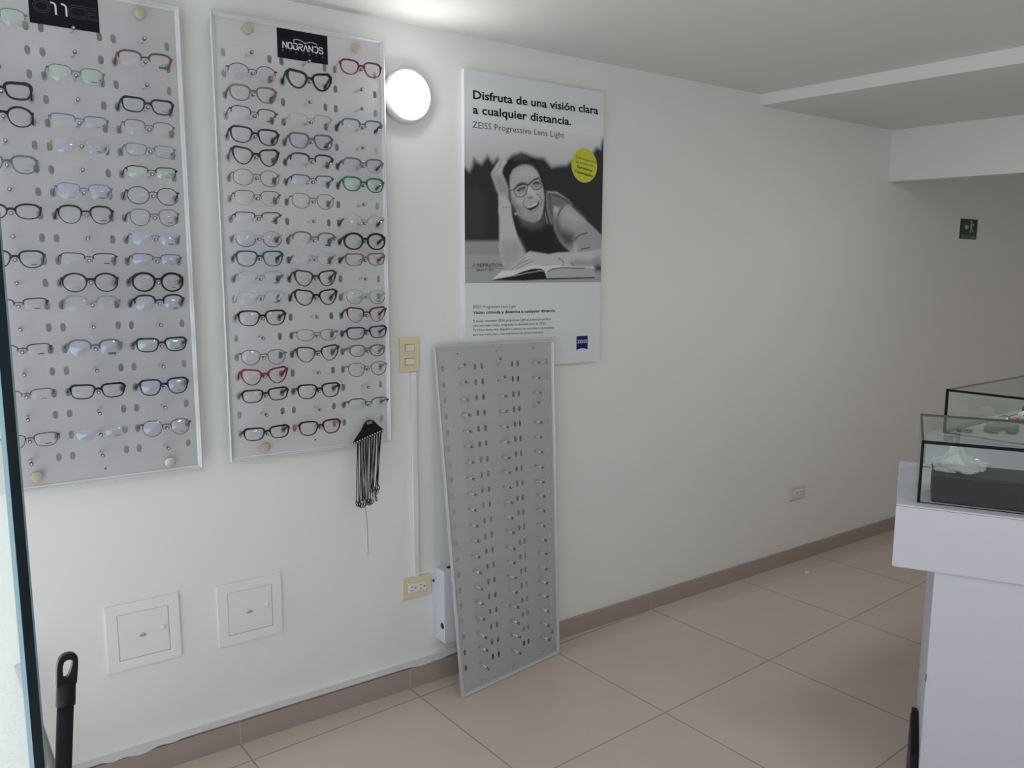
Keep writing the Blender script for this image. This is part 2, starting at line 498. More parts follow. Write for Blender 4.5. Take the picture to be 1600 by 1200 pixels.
# card of the board nearer the door: outlined letters, two solid ones
x0, x1, z0, z1 = .2178, .3726, 2.0878, 2.1700
root = empty('brand_card', ((x0 + x1) / 2, YB, z0))
tag(root, 'black card with thin outlined letters, at the top of the pegboard nearer the door', 'sign', 'name cards on the pegboards')
cx_ = (x0 + x1) / 2
MB().box(x0 - cx_, x1 - cx_, -.0012, 0, 0, z1 - z0).build('card', M_navy, root)
pl = lambda u, v: (u - cx_, -.0016, v - z0)
mb = MB()
o = rrect(.2265, .2640, 2.1155, 2.1450, .0145); strokes(mb, [o + o[:1]], pl, .0008, 0)
o = rrect(.2315, .2590, 2.1200, 2.1405, .0100); strokes(mb, [o + o[:1]], pl, .0008, 0)
c_out = [(.3400, 2.1450)] + arc(.3170, 2.1310, .0135, .0140, 90, 180, 6) + arc(.3170, 2.1295, .0135, .0140, 180, 270, 6) + [(.3400, 2.1155)]
c_in = [(.3400, 2.1205)] + arc(.3175, 2.1295, .0085, .0090, 270, 180, 6) + arc(.3175, 2.1310, .0085, .0090, 180, 90, 6) + [(.3400, 2.1400)]
c_all = c_out + c_in; strokes(mb, [c_all + c_all[:1]], pl, .0008, 0)
e = [(.3435, 2.1450), (.3680, 2.1450), (.3680, 2.1402), (.3490, 2.1402), (.3490, 2.1328), (.3670, 2.1328), (.3670, 2.1280), (.3490, 2.1280), (.3490, 2.1203), (.3685, 2.1203), (.3685, 2.1155), (.3435, 2.1155)]
strokes(mb, [e + e[:1]], pl, .0008, 0)
for xx in (.2650, .2885):
    strokes(mb, [[(xx, 2.1428)] + arc(xx + .0040, 2.1350, .0070, .0078, 80, 0, 5) + [(xx + .0112, 2.1150)]], pl, .0042, 1)
mb.build('lettering', [M_greyprint, M_print], root)

# card of the board beside the lamp: bold word under a spectacle outline
x0, x1, z0, z1 = .8382, .9918, 2.0974, 2.1795
cx_ = (x0 + x1) / 2
root = empty('brand_card', (cx_, YB, z0))
tag(root, 'black card with bold white word under a spectacles outline, on the pegboard beside the lamp', 'sign', 'name cards on the pegboards')
MB().box(x0 - cx_, x1 - cx_, -.0012, 0, 0, z1 - z0).build('card', M_navy, root)
pl = lambda u, v: (u - cx_, -.0016, v - z0)
mb = MB()
# letter by letter, heavy square strokes
def heavy(ch, x, y, w, h):
    l, r, b, t, m_ = x + .0012, x + w - .0012, y, y + h, y + h * .54
    k = .0022
    rr = lambda x0, x1, y0, y1: (lambda q: q + q[:1])(rrect(x0, x1, y0, y1, min(.004, (y1 - y0) / 2.2)))
    return {'N': [[(l, b - .0013), (l, t + .0013)], [(l, t + .001), (r, b - .001)], [(r, b - .0013), (r, t + .0013)]],
            'O': [rr(l, r, b, t)], 'B': [[(l, t), (r - k, t), (r, t - k), (r - .0005, m_), (l, m_)], rr(l, r, b, m_)],
            'R': [[(l, t), (r - k, t), (r, t - k), (r, m_ + k), (r - k, m_), (l, m_), (l, b - .0013)], [(l + k, m_), (r, b - .0013)]],
            'A': [[(l - .0008, b - .0013), ((l + r) / 2, t + .0005)], [((l + r) / 2, t + .0005), (r + .0008, b - .0013)]],
            'D': [rr(l, r, b, t), [(l, b), (l, t)]],
            'S': [[(r, t - k), (r - k, t), (l + k, t), (l, t - k), (l, m_ + k), (l + k, m_), (r - k, m_ - .0005), (r, m_ - k), (r, b + k), (r - k, b), (l + k, b), (l, b + k)]]}[ch]
xs = np.linspace(.8525, .9785, 9)
for ch, a, b2 in zip('NOBRANDS', xs, xs[1:]):
    strokes(mb, heavy(ch, a + .0008, 2.1265, b2 - a - .0016, .0165), pl, .0029, 0)
strokes(mb, [[(.8890, 2.1475), (.8892, 2.1540), (.8960, 2.1555), (.9080, 2.1545), (.9170, 2.1510), (.9215, 2.1490), (.9260, 2.1495), (.9310, 2.1515), (.9420, 2.1537), (.9530, 2.1525), (.9585, 2.1505), (.9580, 2.1470)]], pl, .0016, 0)
strokes(mb, [[(.8882, 2.1480), (.8884, 2.1537)], [(.9195, 2.1487), (.9260, 2.1487)]], pl, .0030, 0)
for ch, xx in zip('EYEWEAR', np.linspace(.8535, .9765, 7)):
    text_on(mb, ch, pl, (xx - .0022, 2.1155), (xx + .0022, 2.1155), .0050, .0, 1)
mb.build('lettering', [M_print, mat('dim_grey_print', '#85888e', .6)], root)

# ------------------------------------------------------------------ poster
PX,PZ,PW,PH=1.4844,1.1301,0.6279,1.0307
PHOTO_V0,PHOTO_V1=0.3121,0.8669
INK = [
(0,38,65,'-145,7119 60,7049 189,6952 320,7155 373,7395 503,7298 687,7226 954,7528 1168,7306 1357,7496 1575,7316 1989,7613 2408,7759 2981,7650 3418,7640 3777,7347 4076,7416 4471,7469 4684,7625 4936,7410 5407,7445 5714,7991 5934,8247 6129,8192 6218,8582 6510,8681 6613,4640 -164,4490'),
(0,46,89,'55,6234 500,6476 897,6063 840,4735 97,4715'),
(0,118,59,'-164,4556 6611,4715 6627,4093 -168,4009'),
(0,128,35,'-167,4097 6625,4168 6658,2888 -175,2951'),
(1,100,15,'-170,3644 1719,3631'),
(0,30,24,'1576,7004 1667,7268 1827,7427 2128,7599 2409,7696 2741,7630 3030,7541 3226,7329 3326,7071 3427,6810 3504,6509 3542,6357 3585,5858 3793,5185 3921,5405 4050,4820 4362,4495 4708,4262 3664,4151 3156,4237 2658,4183 2454,4456 2224,4817 2114,5110 1995,5596 1936,5912 1854,6039 1830,6298 1760,6610'),
(0,60,89,'2012,7571 2409,7677 2741,7611 2599,7525 2129,7469'),
(0,92,29,'3534,6468 3968,6493 4273,6382 4645,6191 4803,6045 4648,6025 4402,5943 4131,5625 3918,5616 3862,5286 3682,5256 3560,5415 3480,5922'),
(1,40,24,'3819,6357 4275,6265 4647,6073'),
(1,40,24,'3668,6441 3732,6097 3735,5841 3828,5612'),
(1,35,35,'3474,6465 3495,5969 3557,5647 3711,5280'),
(1,130,24,'3608,6438 4029,6439 4397,6272'),
(1,120,21,'3483,5691 3591,5276'),
(0,70,89,'2254,5569 2757,5304 3244,5360 3438,5658 3516,5370 3344,5151 2855,5077 2446,5178'),
(0,138,27,'2434,7317 2200,7234 2013,7109 1910,6916 1887,6674 1911,6415 1958,6156 1982,5971 2135,5828 2242,5588 2444,5444 2757,5342 2999,5322 3268,5438 3364,5635 3423,5927 3457,6237 3405,6503 3304,6764 3180,7041 3057,7184 2839,7300 2624,7350'),
(0,150,118,'2411,7212 2839,7244 3034,7069 2938,6930 2484,6881 2177,6916'),
(0,105,118,'1970,6157 2134,6166 2419,5804 2444,5501 2230,5644 1994,5952'),
(0,118,89,'2444,5501 2852,5556 3242,5572 3145,5414 2853,5346 2564,5392'),
(0,155,89,'2941,6551 3136,6411 3187,6222 2944,6171 2750,6313 2701,6537'),
(0,150,89,'2087,6182 2440,6182 2608,6078 2465,5938 2205,5982'),
(0,112,59,'2132,6484 2414,6614 2652,6609 2606,6380 2321,6326'),
(0,112,59,'2867,6736 3181,6870 3280,6706 3135,6563 2941,6570'),
(1,45,38,'2238,6406 2439,6502 2557,6528'),
(1,45,44,'2964,6705 3085,6741 3195,6729'),
(1,80,44,'2226,6602 2414,6689 2604,6682'),
(1,22,16,'1911,6378 2074,6434 2133,6278 2216,6189 2440,6201 2606,6305 2665,6459 2688,6640 2462,6654 2249,6585 2074,6434'),
(1,22,16,'2688,6640 2748,6672 2939,6826 3181,6927 3268,6762 3318,6603 3136,6487 2990,6478 2844,6602 2748,6672'),
(1,22,27,'2074,6434 2249,6575 2462,6650 2688,6646 2748,6672 2939,6826 3181,6924'),
(1,165,35,'2748,6578 2702,6386'),
(0,80,35,'2715,6197 2823,6231 2919,6218 2896,6169 2775,6153'),
(1,95,29,'3064,6330 3125,6305 3198,6319'),
(1,105,35,'2536,6150 2489,5996 2537,5847'),
(1,100,35,'3236,6244 3335,6115 3288,5921'),
(0,25,18,'2573,5849 2753,5876 3091,6017 3212,6105 3209,5975 3068,5834 2851,5738 2658,5758'),
(0,172,18,'2628,5851 2801,5894 3115,6043 3159,6030 3067,5933 2850,5846 2681,5812'),
(0,112,29,'2658,5720 2851,5700 3093,5797 3214,5936 3239,5880 3069,5719 2851,5633 2682,5664'),
(0,160,24,'2100,5601 2206,5624 2230,5587 2136,5555'),
(0,150,24,'1767,7441 1685,7445 1575,7404 1411,7380 1303,7251 1087,6929 1140,6801 1330,6373 1398,6244 1412,5868 1398,5645 1440,5423 1440,4616 1412,4435 1496,4075 1579,3849 1691,3644 1832,3622 2001,3646 2285,3970 2499,4134 2455,4364 2368,4546 2224,4840 2081,5222 1995,5491 1938,5894 1924,5938 1826,6112 1811,6446 1686,6727 1562,6984 1603,7164 1754,7351'),
(0,122,74,'1167,6869 1494,6913 1686,6705 1811,6446 1826,6157 1687,6238 1439,6247 1330,6417'),
(0,132,118,'1551,4619 2282,4636 2455,4318 2285,3970 1775,3668 1551,3962'),
(1,120,24,'1605,5777 1882,5801'),
(1,115,24,'1493,7287 1384,7104 1167,6913'),
(0,128,27,'4679,6027 4900,5847 5284,5601 5707,5327 6273,4929 6285,4411 5793,4365 5309,4283 4708,4257 4643,4381 4455,4497 4174,4681 3925,5100 3889,5521 3856,5754 3914,5943 4098,5764 4189,5862 4402,5966'),
(0,148,147,'4526,5925 4966,5707 5286,5481 4972,5373 4408,5542 4282,5772'),
(0,66,118,'4477,5070 4853,4962 4890,4626 4673,4477 4423,4544 4173,4776 4046,5104 4230,5109'),
(0,85,89,'3889,5521 4102,5530 4261,5063 4173,4776 3956,5054'),
(1,60,27,'4919,4759 5170,4923 5520,5005'),
(1,60,27,'5243,4387 5468,4408 5661,4460'),
(1,55,27,'4101,5600 4190,5792 4341,5940'),
(0,160,44,'3930,5920 4127,5883 4038,5726 3916,5780'),
(0,150,44,'4890,4626 5050,4509 5055,4267 4739,4262 4863,4385'),
(0,152,24,'1888,3565 2086,3738 2285,3924 2571,4158 2803,4266 3156,4225 2862,4244 3664,4163 4119,4240 5309,4283 5826,4353 6285,4435 6306,3529 5974,3553 5839,3738 5000,3745 4373,3729 3608,3724 2865,3708 3012,3721 2574,3648 2201,3589'),
(0,120,89,'4683,3876 4996,3976 5639,3933 6159,4136 6298,3890 6306,3529 5974,3553 5838,3763 5000,3757'),
(0,55,65,'5937,3738 6167,3790 6301,3741 6306,3541 5974,3553'),
(1,95,27,'4152,4038 4370,3909 4373,3753'),
(1,95,27,'4746,3864 4905,3769'),
(1,118,24,'1945,3577 2458,3856 2747,3952'),
(1,118,24,'2172,3600 2574,3788 2923,3907'),
(1,118,24,'2228,3785 2572,4020'),
(0,24,18,'1137,3207 1219,3245 2002,3370 2431,3532 3013,3662 3161,3663 3309,3652 3520,3558 3583,3238 2869,3209 2577,3194'),
(0,172,18,'1137,3245 1552,3552 1888,3572 2286,3601 2865,3755 3160,3773 3160,3773 3368,3728 3578,3736 4064,3763 4685,3736 5320,3715 5872,3718 5923,3652 5482,3674 4373,3693 3852,3631 3611,3523 3582,3345 3536,3440 3460,3582 3310,3628 3161,3639 2866,3626 2431,3520 2002,3365'),
(1,125,21,'2087,3365 2576,3462 3162,3534 3162,3557 3430,3546'),
(0,138,21,'3611,3523 3882,3624 4374,3662 5483,3638 5924,3615 5979,3330 3598,3261'),
(1,25,29,'3583,3254 4692,3271 5931,3297'),
(1,40,21,'3641,3535 3852,3623 4374,3676 5418,3657'),
]
WORDS = [
('headline','Disfruta de una visión clara',(0.0357, 0.9367),(0.5986, 0.9471),0.0272,1.2,'ink'),
('headline','a cualquier distancia.',(0.0344, 0.8881),(0.4675, 0.8929),0.0274,1.2,'ink'),
('subtitle','ZEISS Progressive Lens Light',(0.0326, 0.8405),(0.4353, 0.8437),0.0208,0,'grey'),
('caption_title','ZEISS Progressive Lens Light',(0.0311, 0.2232),(0.2178, 0.2216),0.0104,0,'grey'),
('caption_title','Visión cómoda y dinámica a cualquier distancia',(0.0321, 0.2029),(0.3994, 0.2014),0.0104,1.2,'ink'),
('caption_text','El diseño innovador ZEISS progressive Light es la elección perfecta',(0.0319, 0.1737),(0.3814, 0.1709),0.0089,0,'grey'),
('caption_text','para una mejor visión, integrando la identidad única de ZEISS.',(0.0318, 0.1581),(0.3571, 0.1548),0.0088,0,'grey'),
('caption_text','Te ofrece lentes más delgados y livianos con corredores optimizados',(0.0318, 0.1422),(0.3941, 0.138),0.0089,0,'grey'),
('caption_text','para una visión clara y una experiencia de lectura mejorada.',(0.0317, 0.1259),(0.3453, 0.1224),0.0088,0,'grey'),
('slogan','// INSPIRATION',(0.0315, 0.3678),(0.1552, 0.3694),0.0124,0.4,'ink'),
('slogan','MADE BY ZEISS',(0.0488, 0.3538),(0.1219, 0.3545),0.0067,0.4,'ink'),
('badge_text','Gran experiencia',(0.4898, 0.777),(0.5915, 0.7631),0.0094,0,'olive'),
('badge_text','de lectura con',(0.4917, 0.7596),(0.5812, 0.7487),0.0094,0,'olive'),
('badge_text','Corredores',(0.4964, 0.7419),(0.5729, 0.7302),0.0094,1.2,'ink'),
('badge_text','Optimizados',(0.4873, 0.7246),(0.575, 0.7112),0.0094,1.2,'ink'),
]
BADGE=((0.5342, 0.7518),0.0634,0.0614)
LOGO=[(0.5071, 0.1045), (0.5637, 0.1031), (0.5645, 0.0492), (0.508, 0.0497)]

M_paper = mat('poster_paper', (.74, .77, .79), .3)
YPO = -.018
root = empty('poster', (PX + PW / 2, YPO, PZ))
tag(root, 'large advertising poster with a black and white photo of a laughing woman', 'poster')
ox, oz = PX + PW / 2, PZ
pp = lambda d: (lambda u, v: (PX + u - ox, -d, v))
MB().box(-PW / 2, PW / 2, 0, .0178, 0, PH, 0).build('backing_board', M_paper, root)

def soft_cover(pu, pv, poly, soft, line):
    """coverage 0..1 of sample points by a polygon (or by a line of width soft) with a soft edge"""
    P = np.array(poly); dmin = np.full(pu.shape, 1e9); ins = np.zeros(pu.shape, bool)
    n = len(P)
    for i in range(n - 1 if line else n):
        a, b = P[i], P[(i + 1) % n]; e = b - a; L = max(e @ e, 1e-12)
        t = np.clip(((pu - a[0]) * e[0] + (pv - a[1]) * e[1]) / L, 0, 1)
        dmin = np.minimum(dmin, np.hypot(pu - a[0] - t * e[0], pv - a[1] - t * e[1]))
        if not line:
            c = (a[1] > pv) != (b[1] > pv)
            xi = a[0] + (pv - a[1]) * e[0] / (e[1] if abs(e[1]) > 1e-12 else 1e-12)
            ins ^= c & (pu < xi)
    if line:
        return np.clip(1.3 - dmin / max(soft, .0014), 0, 1)
    sd = np.where(ins, dmin, -dmin) / max(soft, 1e-5)
    t = np.clip(.5 + sd * .5, 0, 1)
    return t * t * (3 - 2 * t)

NU, NV = 250, 300
us = np.linspace(0, PW, NU); vs_ = np.linspace(PHOTO_V0, PHOTO_V1, NV)
GU, GV = np.meshgrid(us, vs_)
g2l = lambda g: ((np.asarray(g, float) / 255 + .055) / 1.055) ** 2.4 / .40 * .74
t = np.clip((PHOTO_V1 - GV) / (PHOTO_V1 - .73), 0, 1)
val = g2l(170) * (1 - t) + g2l(150) * t
for isl, g, s, st in INK:
    poly = [tuple(int(k) / 10000 for k in q.split(',')) for q in st.split()]
    c = soft_cover(GU, GV, poly, s / 10000 * (1 if isl else 1.9), isl)
    val = val * (1 - c) + g2l(g) * c
me = bpy.data.meshes.new('photo_print')
me.from_pydata([(PX + u - ox, -.0004, v) for u, v in zip(GU.ravel(), GV.ravel())], [],
               [(j * NU + i, j * NU + i + 1, (j + 1) * NU + i + 1, (j + 1) * NU + i) for j in range(NV - 1) for i in range(NU - 1)])
at = me.color_attributes.new('ink', 'FLOAT_COLOR', 'POINT')
cbuf = np.ones((NU * NV, 4), np.float32); vv = np.clip(val.ravel(), .01, .8)
cbuf[:, 0] = vv * .985; cbuf[:, 1] = vv; cbuf[:, 2] = vv * 1.05 + .002
at.data.foreach_set('color', cbuf.ravel())
m = bpy.data.materials.new('printed_photograph'); m.use_nodes = True
a_ = m.node_tree.nodes.new('ShaderNodeVertexColor'); a_.layer_name = 'ink'
m.node_tree.links.new(a_.outputs['Color'], m.node_tree.nodes['Principled BSDF'].inputs['Base Color'])
m.node_tree.nodes['Principled BSDF'].inputs['Roughness'].default_value = .5
m.node_tree.nodes['Principled BSDF'].inputs['Specular IOR Level'].default_value = .2
me.materials.append(m)
link('photo_print', me, root)
b_ = MB(); (bu, bv), br1, br2 = BADGE
b_.prism([(bu + br1 * cos(2 * pi * k / 40), bv + br1 * sin(2 * pi * k / 40)) for k in range(40)], lambda u, v, d: (PX + u - ox, d, v), -.0009, -.0004)
badge = b_.build('badge', mat('yellow_green_print', '#c3c71e', .4), root)
inks = {'ink': M_ink, 'grey': M_grey, 'olive': M_olive}
for nm, body, a, b, h, bold, ink in WORDS:
    mbx = MB(); text_on(mbx, body, pp(.0007 if 'badge' not in nm else .0012), a, b, h, .018 * bold, 0)
    mbx.build(nm, inks[ink], badge if 'badge' in nm else root)
lx0, lx1, lz1, lz0 = LOGO[0][0], LOGO[1][0], (LOGO[0][1] + LOGO[1][1]) / 2, (LOGO[2][1] + LOGO[3][1]) / 2
shield = [(lx1, lz1), (lx0, lz1), (lx0, lz0)] + [(lx0 + (lx1 - lx0) * k / 12, lz0 + .0062 * sin(pi * k / 12)) for k in range(1, 12)] + [(lx1, lz0)]
sh = MB().prism(shield, lambda u, v, d: (PX + u - ox, d, v), -.0008, -.0003).build('logo_shield', mat('deep_blue_print', '#120a63', .4), root)
mb = MB(); text_on(mb, 'ZEISS', pp(.0012), (lx0 + .003, lz0 + .0270), (lx1 - .003, lz0 + .0270), .0125, .012, 0)
mb.build('logo_lettering', M_print, sh)

# ------------------------------------------------------------------ fittings on the wall
# round wall lamp
root = empty('wall_lamp', (1.263, 0, 2.043)); tag(root, 'lit round white lamp on the wall between pegboard and poster', 'lamp')
MB().lathe([(0, 0), (.072, 0), (.0835, -.004), (.0835, -.034), (.080, -.042), (.072, -.044)], (0, 0, 0), n=48).build('lamp_base', M_white, root)
MB().lathe([(.0725, -.040), (.0720, -.050), (.067, -.057), (.052, -.062), (.03, -.0645), (0, -.065)], (0, 0, 0), n=48).build('diffuser', glow('lamp_diffuser_light', (1, .99, .965), 25), root)

# unseen ceiling lamps: first read off the beam's shadow, other two added for fill
for (lx, ly, lz, lb) in ((3.24, -1.34, 2.213, 'round white ceiling lamp just past the ceiling step'), (1.35, -2.60, ZC, 'added unseen fill lamp on the ceiling nearest the shop front'), (5.3, -2.3, 2.206, 'added unseen fill lamp on the ceiling deep in the shop, behind the beam')):
    root = empty('unseen_ceiling_lamp', (lx, ly, lz)); tag(root, lb, 'lamp')
    MB().lathe([(0, 0), (.13, 0), (.145, -.006), (.145, -.040), (.135, -.046)], (0, 0, 0), axis='z', n=40).build('lamp_base', M_white, root)
    MB().lathe([(.136, -.045), (.12, -.055), (.06, -.064), (0, -.066)], (0, 0, 0), axis='z', n=40).build('diffuser', glow('ceiling_diffuser_light', (1, .965, .90), 30), root)

# light switch
root = empty('light_switch', (1.2685, 0, 1.202)); tag(root, 'cream double light switch plate on the wall above the white cable duct', 'switch')
mb = MB(); mb.cbox(-.037, .037, -.009, 0, -.059, .059, .003); mb.build('face_plate', M_cream, root)
for s in (1, -1):
    r = MB().cbox(-.017, .017, -.0125, -.004, s * .0235 - .0105, s * .0235 + .0105, .0015).build('rocker', mat('pale_rocker_plastic', '#e3dcc9', .35), root)
    MB().box(-.0185, .0185, -.0093, -.008, s * .0235 - .012, s * .0235 + .012).build('rocker_gap', mat('gap_shade_grey', '#6c6657', .6), r)  # dark plate paints the shade in the gap round each rocker
# cable duct between switch and socket
tag(MB().cbox(1.272, 1.293, -.012, 0, .412, 1.142, .0025).build('cable_duct', mat('white_duct_plastic', (.78, .765, .765), .45)), 'white vertical cable duct on the wall from switch to socket', 'cable duct')

def socket(loc, w, h, label, plate):
    root = empty('wall_socket', loc); tag(root, label, 'socket', None)
    MB().cbox(-w / 2, w / 2, -.011, 0, -h / 2, h / 2, .004).build('face_plate', plate, root)
    ins = MB().cbox(-w * .30, w * .30, -.0145, -.006, -h * .21, h * .21, .002).build('socket_insert', M_white, root)
    mb = MB()
    for cx in (-w * .15, w * .15):
        for zz in (.0065, -.0065): mb.box(cx - .009, cx - .001, -.0149, -.0143, zz - .0011, zz + .0011)
        mb.lathe([(0, -.0149), (.0027, -.0149), (.0027, -.0143)], (cx + .0085, 0, 0), n=10)
    mb.build('socket_slots', M_ring, ins)
    return root
socket((1.2835, 0, .374), .116, .075, 'cream double wall socket below the cable duct', M_cream)
socket((3.476, 0, .371), .118, .072, 'white wall socket low on the bare wall near the counter', mat('white_socket_plastic', '#d9d3c9', .45))

# small metal junction box half hidden behind the leaning board
root = empty('junction_box', (1.43, 0, .158)); tag(root, 'white metal box on the wall behind the leaning pegboard', 'electrical box')
MB().cbox(-.066, .066, -.060, 0, 0, .269, .002).build('box_body', M_box, root)
MB().box(-.084, -.066, -.003, 0, .012, .235).build('mounting_flange', M_box, root)
for nm, org, ax, s in (('knockout_hole', (-.025, -.030, .2690), 'z', 1), ('knockout_hole', (-.0660, -.045, .062), 'x', -1)):
    MB().lathe([(0, s * .0008), (.0105, s * .0008), (.0115, 0)], org, axis=ax, n=18).build(nm, M_blackm, root)
MB().lathe([(0, -.006), (.004, -.006), (.005, -.003)], (-.077, 0, .222), n=10).build('screw', M_ring, root)

# two small service hatches low on the wall
for cx, cz, lb in ((.3915, .4395, 'white square access hatch nearer the broom and the glass door'), (.6990, .4335, 'white square access hatch farther from the broom, nearer the wall socket')):
    root = empty('access_hatch', (cx, 0, cz)); tag(root, lb, 'access hatch', 'access hatches in the wall')
    w = .0985; mb = MB()
    i = .069
    for a in ((-w, w, i, w), (-w, w, -w, -i), (-w, -i, -i, i), (i, w, -i, i)):
        mb.box(a[0], a[1], -.007, 0, a[2], a[3])
    mb.build('hatch_frame', M_wall, root)
    dr = MB().cbox(-i + .0011, i - .0011, -.0062, 0, -i + .0011, i - .0011, .0012).build('hatch_door', mat('white_hatch_paint', (.80, .80, .795), .5), root)
    MB().lathe([(0, -.0067), (.0068, -.0067), (.0071, -.0061)], (-.003, 0, -.004), n=18).build('maker_badge', mat('pale_yellow_badge', '#c9c4b4', .5), dr)
    MB().box(-.0125, .0065, -.0071, -.0062, -.0075, -.0035).build('maker_mark', mat('grey_mark', '#a09c8f', .6), dr)
    MB().lathe([(0, -.0115), (.004, -.0113), (.0065, -.0098), (.0072, -.0060)], (i - .017, 0, .006), n=16).build('knob', M_white, dr)

# emergency exit sign
root = empty('exit_sign', (5.022, 0, 1.741)); tag(root, 'small dark green exit sign with running figure and arrow', 'sign')
sw, shh = .100, .0585
MB().box(-sw, sw, -.004, 0, -shh, shh).build('sign_plate', mat('dark_green_sign', '#123a26', .5), root)
pl = lambda u, v: (u, -.0046, v)
mb = MB(); MP = mat('pale_green_print', '#a9c0ae', .6)
mb.add([pl(*q) for q in ((-.060, .012), (-.034, .031), (-.034, .021), (-.008, .021), (-.008, .001), (-.034, .001), (-.034, -.009))], [(0, 1, 2, 3, 4, 5, 6)])
mb.add([pl(.022 + .0105 * cos(2 * pi * k / 14), .0435 + .0075 * sin(2 * pi * k / 14)) for k in range(14)], [tuple(range(14))])
strokes(mb, [[(.026, .034), (.028, .012), (.024, .002)]], pl, .019, 0)
strokes(mb, [[(.024, .030), (.047, .030), (.054, .018)], [(.026, .028), (.012, .020), (.010, .011)]], pl, .0075, 0)
strokes(mb, [[(.028, .004), (.018, -.012), (.014, -.028)], [(.028, .004), (.042, -.010), (.050, -.017)]], pl, .0095, 0)
mb.build('pictogram', MP, root)
st = MB().box(-.088, .086, -.0046, -.004, -.052, -.036).build('word_strip', mat('mid_green_print', '#5d7a68', .6), root)
mb = MB(); text_on(mb, 'SALIDA', lambda u, v: (u, -.0050, v), (-.050, -.0485), (.050, -.0485), .0095, .01); mb.build('sign_lettering', MATS['dark_green_sign'], st)
# ------------------------------------------------------------------ eyeglasses
# name: (top squareness, bottom squareness, taper, outer lift, distance between lenses, lens height)
SHAPE = {
 'rect': (3.6, 2.9, .12, .0010, .0150, .0335), 'square': (3.2, 2.5, .15, .0012, .0150, .0400), 'soft': (2.8, 2.3, .15, .0012, .0150, .0390),
 'round': (2.1, 2.1, .00, .0000, .0180, .0440), 'panto': (2.5, 2.1, .14, .0010, .0170, .0425), 'cat': (2.7, 2.1, .28, .0070, .0140, .0420),
 'oval': (2.3, 2.2, .04, .0010, .0160, .0330), 'slim': (3.4, 2.7, .10, .0012, .0165, .0300), 'hex': (2.5, 2.2, .08, .0015, .0190, .0425)}
# rim: full / wire (thin full) / half (upper rim only) / brow (heavy upper rim, thin lower) / none
FRAME_COL = {
 'black': ('#131316', .3, 0), 'blackmatt': ('#1c1c20', .5, 0), 'navy': ('#1b2140', .3, 0), 'plum': ('#241a2c', .3, 0), 'purple': ('#57506b', .35, 0), 'purplegrey': ('#6a6474', .35, 0),
 'grey': ('#62646b', .35, .3), 'darkgrey': ('#34363c', .35, .2), 'brown': ('#5d4a42', .35, 0), 'taupe': ('#7b6c62', .35, .1), 'tort': ('#4a382f', .3, 0), 'redbrown': ('#6a443d', .3, 0),
 'red': ('#7c1122', .3, 0), 'magenta': ('#722048', .3, 0), 'mauve': ('#7c6368', .35, 0), 'rose': ('#8c666c', .35, .2), 'burgundy': ('#46202a', .3, 0), 'gold': ('#bfae90', .3, .5),
 'palegold': ('#c4baa8', .3, .5), 'silver': ('#8f9196', .25, .8), 'blue': ('#5a6b8f', .35, .1), 'greyblue': ('#5f6f8a', .35, .1), 'teal': ('#22566e', .3, 0), 'darkteal': ('#163f42', .3, 0),
 'green': ('#1f6a42', .3, 0), 'darkgreen': ('#15302a', .3, 0), 'greygreen': ('#62706c', .35, 0), 'coral': ('#d5665c', .4, 0), 'beige': ('#b9a695', .4, 0), 'pink': ('#d9b3b0', .5, 0), 'white': ('#cfd2d4', .4, 0)}
M_clearframe = clear('clear_frame_plastic', (.90, .915, .92), ior=1.45, body=(.7, .73, .75), body_amt=.14)
M_clearblue = clear('bluish_clear_frame_plastic', (.82, .86, .90), ior=1.45, body=(.5, .58, .66), body_amt=.25)
M_cleargrey = clear('grey_clear_frame_plastic', (.72, .74, .77), ior=1.45, body=(.45, .47, .5), body_amt=.3)
def fmat(n):
    if n == 'clear': return M_clearframe
    if n == 'clearblue': return M_clearblue
    if n == 'cleargrey': return M_cleargrey
    c, r, mt = FRAME_COL[n]
    return mat('frame_' + n, c, r, mt)
LENS = {'': clear('demo_lens', (.988, .988, .990), (.85, .9, 1), 1.45), 'blue': clear('blue_coated_lens', (.982, .985, .996), (.55, .66, 1), 1.9),
        'green': clear('green_coated_lens', (.985, .993, .989), (.55, 1, .8), 1.85), 'lilac': clear('lilac_tinted_lens', (.955, .948, .978), (.8, .8, 1), 1.5), 'amber': clear('warm_lens', (.985, .978, .965), (.9, .9, 1), 1.35)}
M_pad = clear('clear_nose_pad', (.9, .9, .9), body=(.75, .75, .75), body_amt=.4)
M_stick = {'d': mat('dark_lens_print', '#33363b', .5), 'p': mat('pink_lens_sticker', '#d8b6b4', .5), 't': mat('teal_lens_sticker', '#41666f', .5), 'g': mat('grey_lens_print', '#74777c', .5)}

NL = 36
def lens_outline(a, b, sh):
    nt_, nb_, taper, lift, _, _ = sh
    out = []
    for k in range(NL):
        th = 2 * pi * k / NL; c, s = cos(th), sin(th)
        n = nt_ if s >= 0 else nb_
        x = a * math.copysign(abs(c) ** (2 / n), c); z = b * math.copysign(abs(s) ** (2 / n), s)
        if x < 0: x *= 1 - (taper * 1.1 + .13) * (.5 - .5 * z / b)
        else: x *= 1 - taper * .8 * (.5 - .5 * z / b)
        z += lift * max(0, x / a) ** 2 * (.5 + .5 * z / b) + .35 * lift * (x / a)
        out.append((x, z))
    return out

def wrap(x): return .85 * x * x

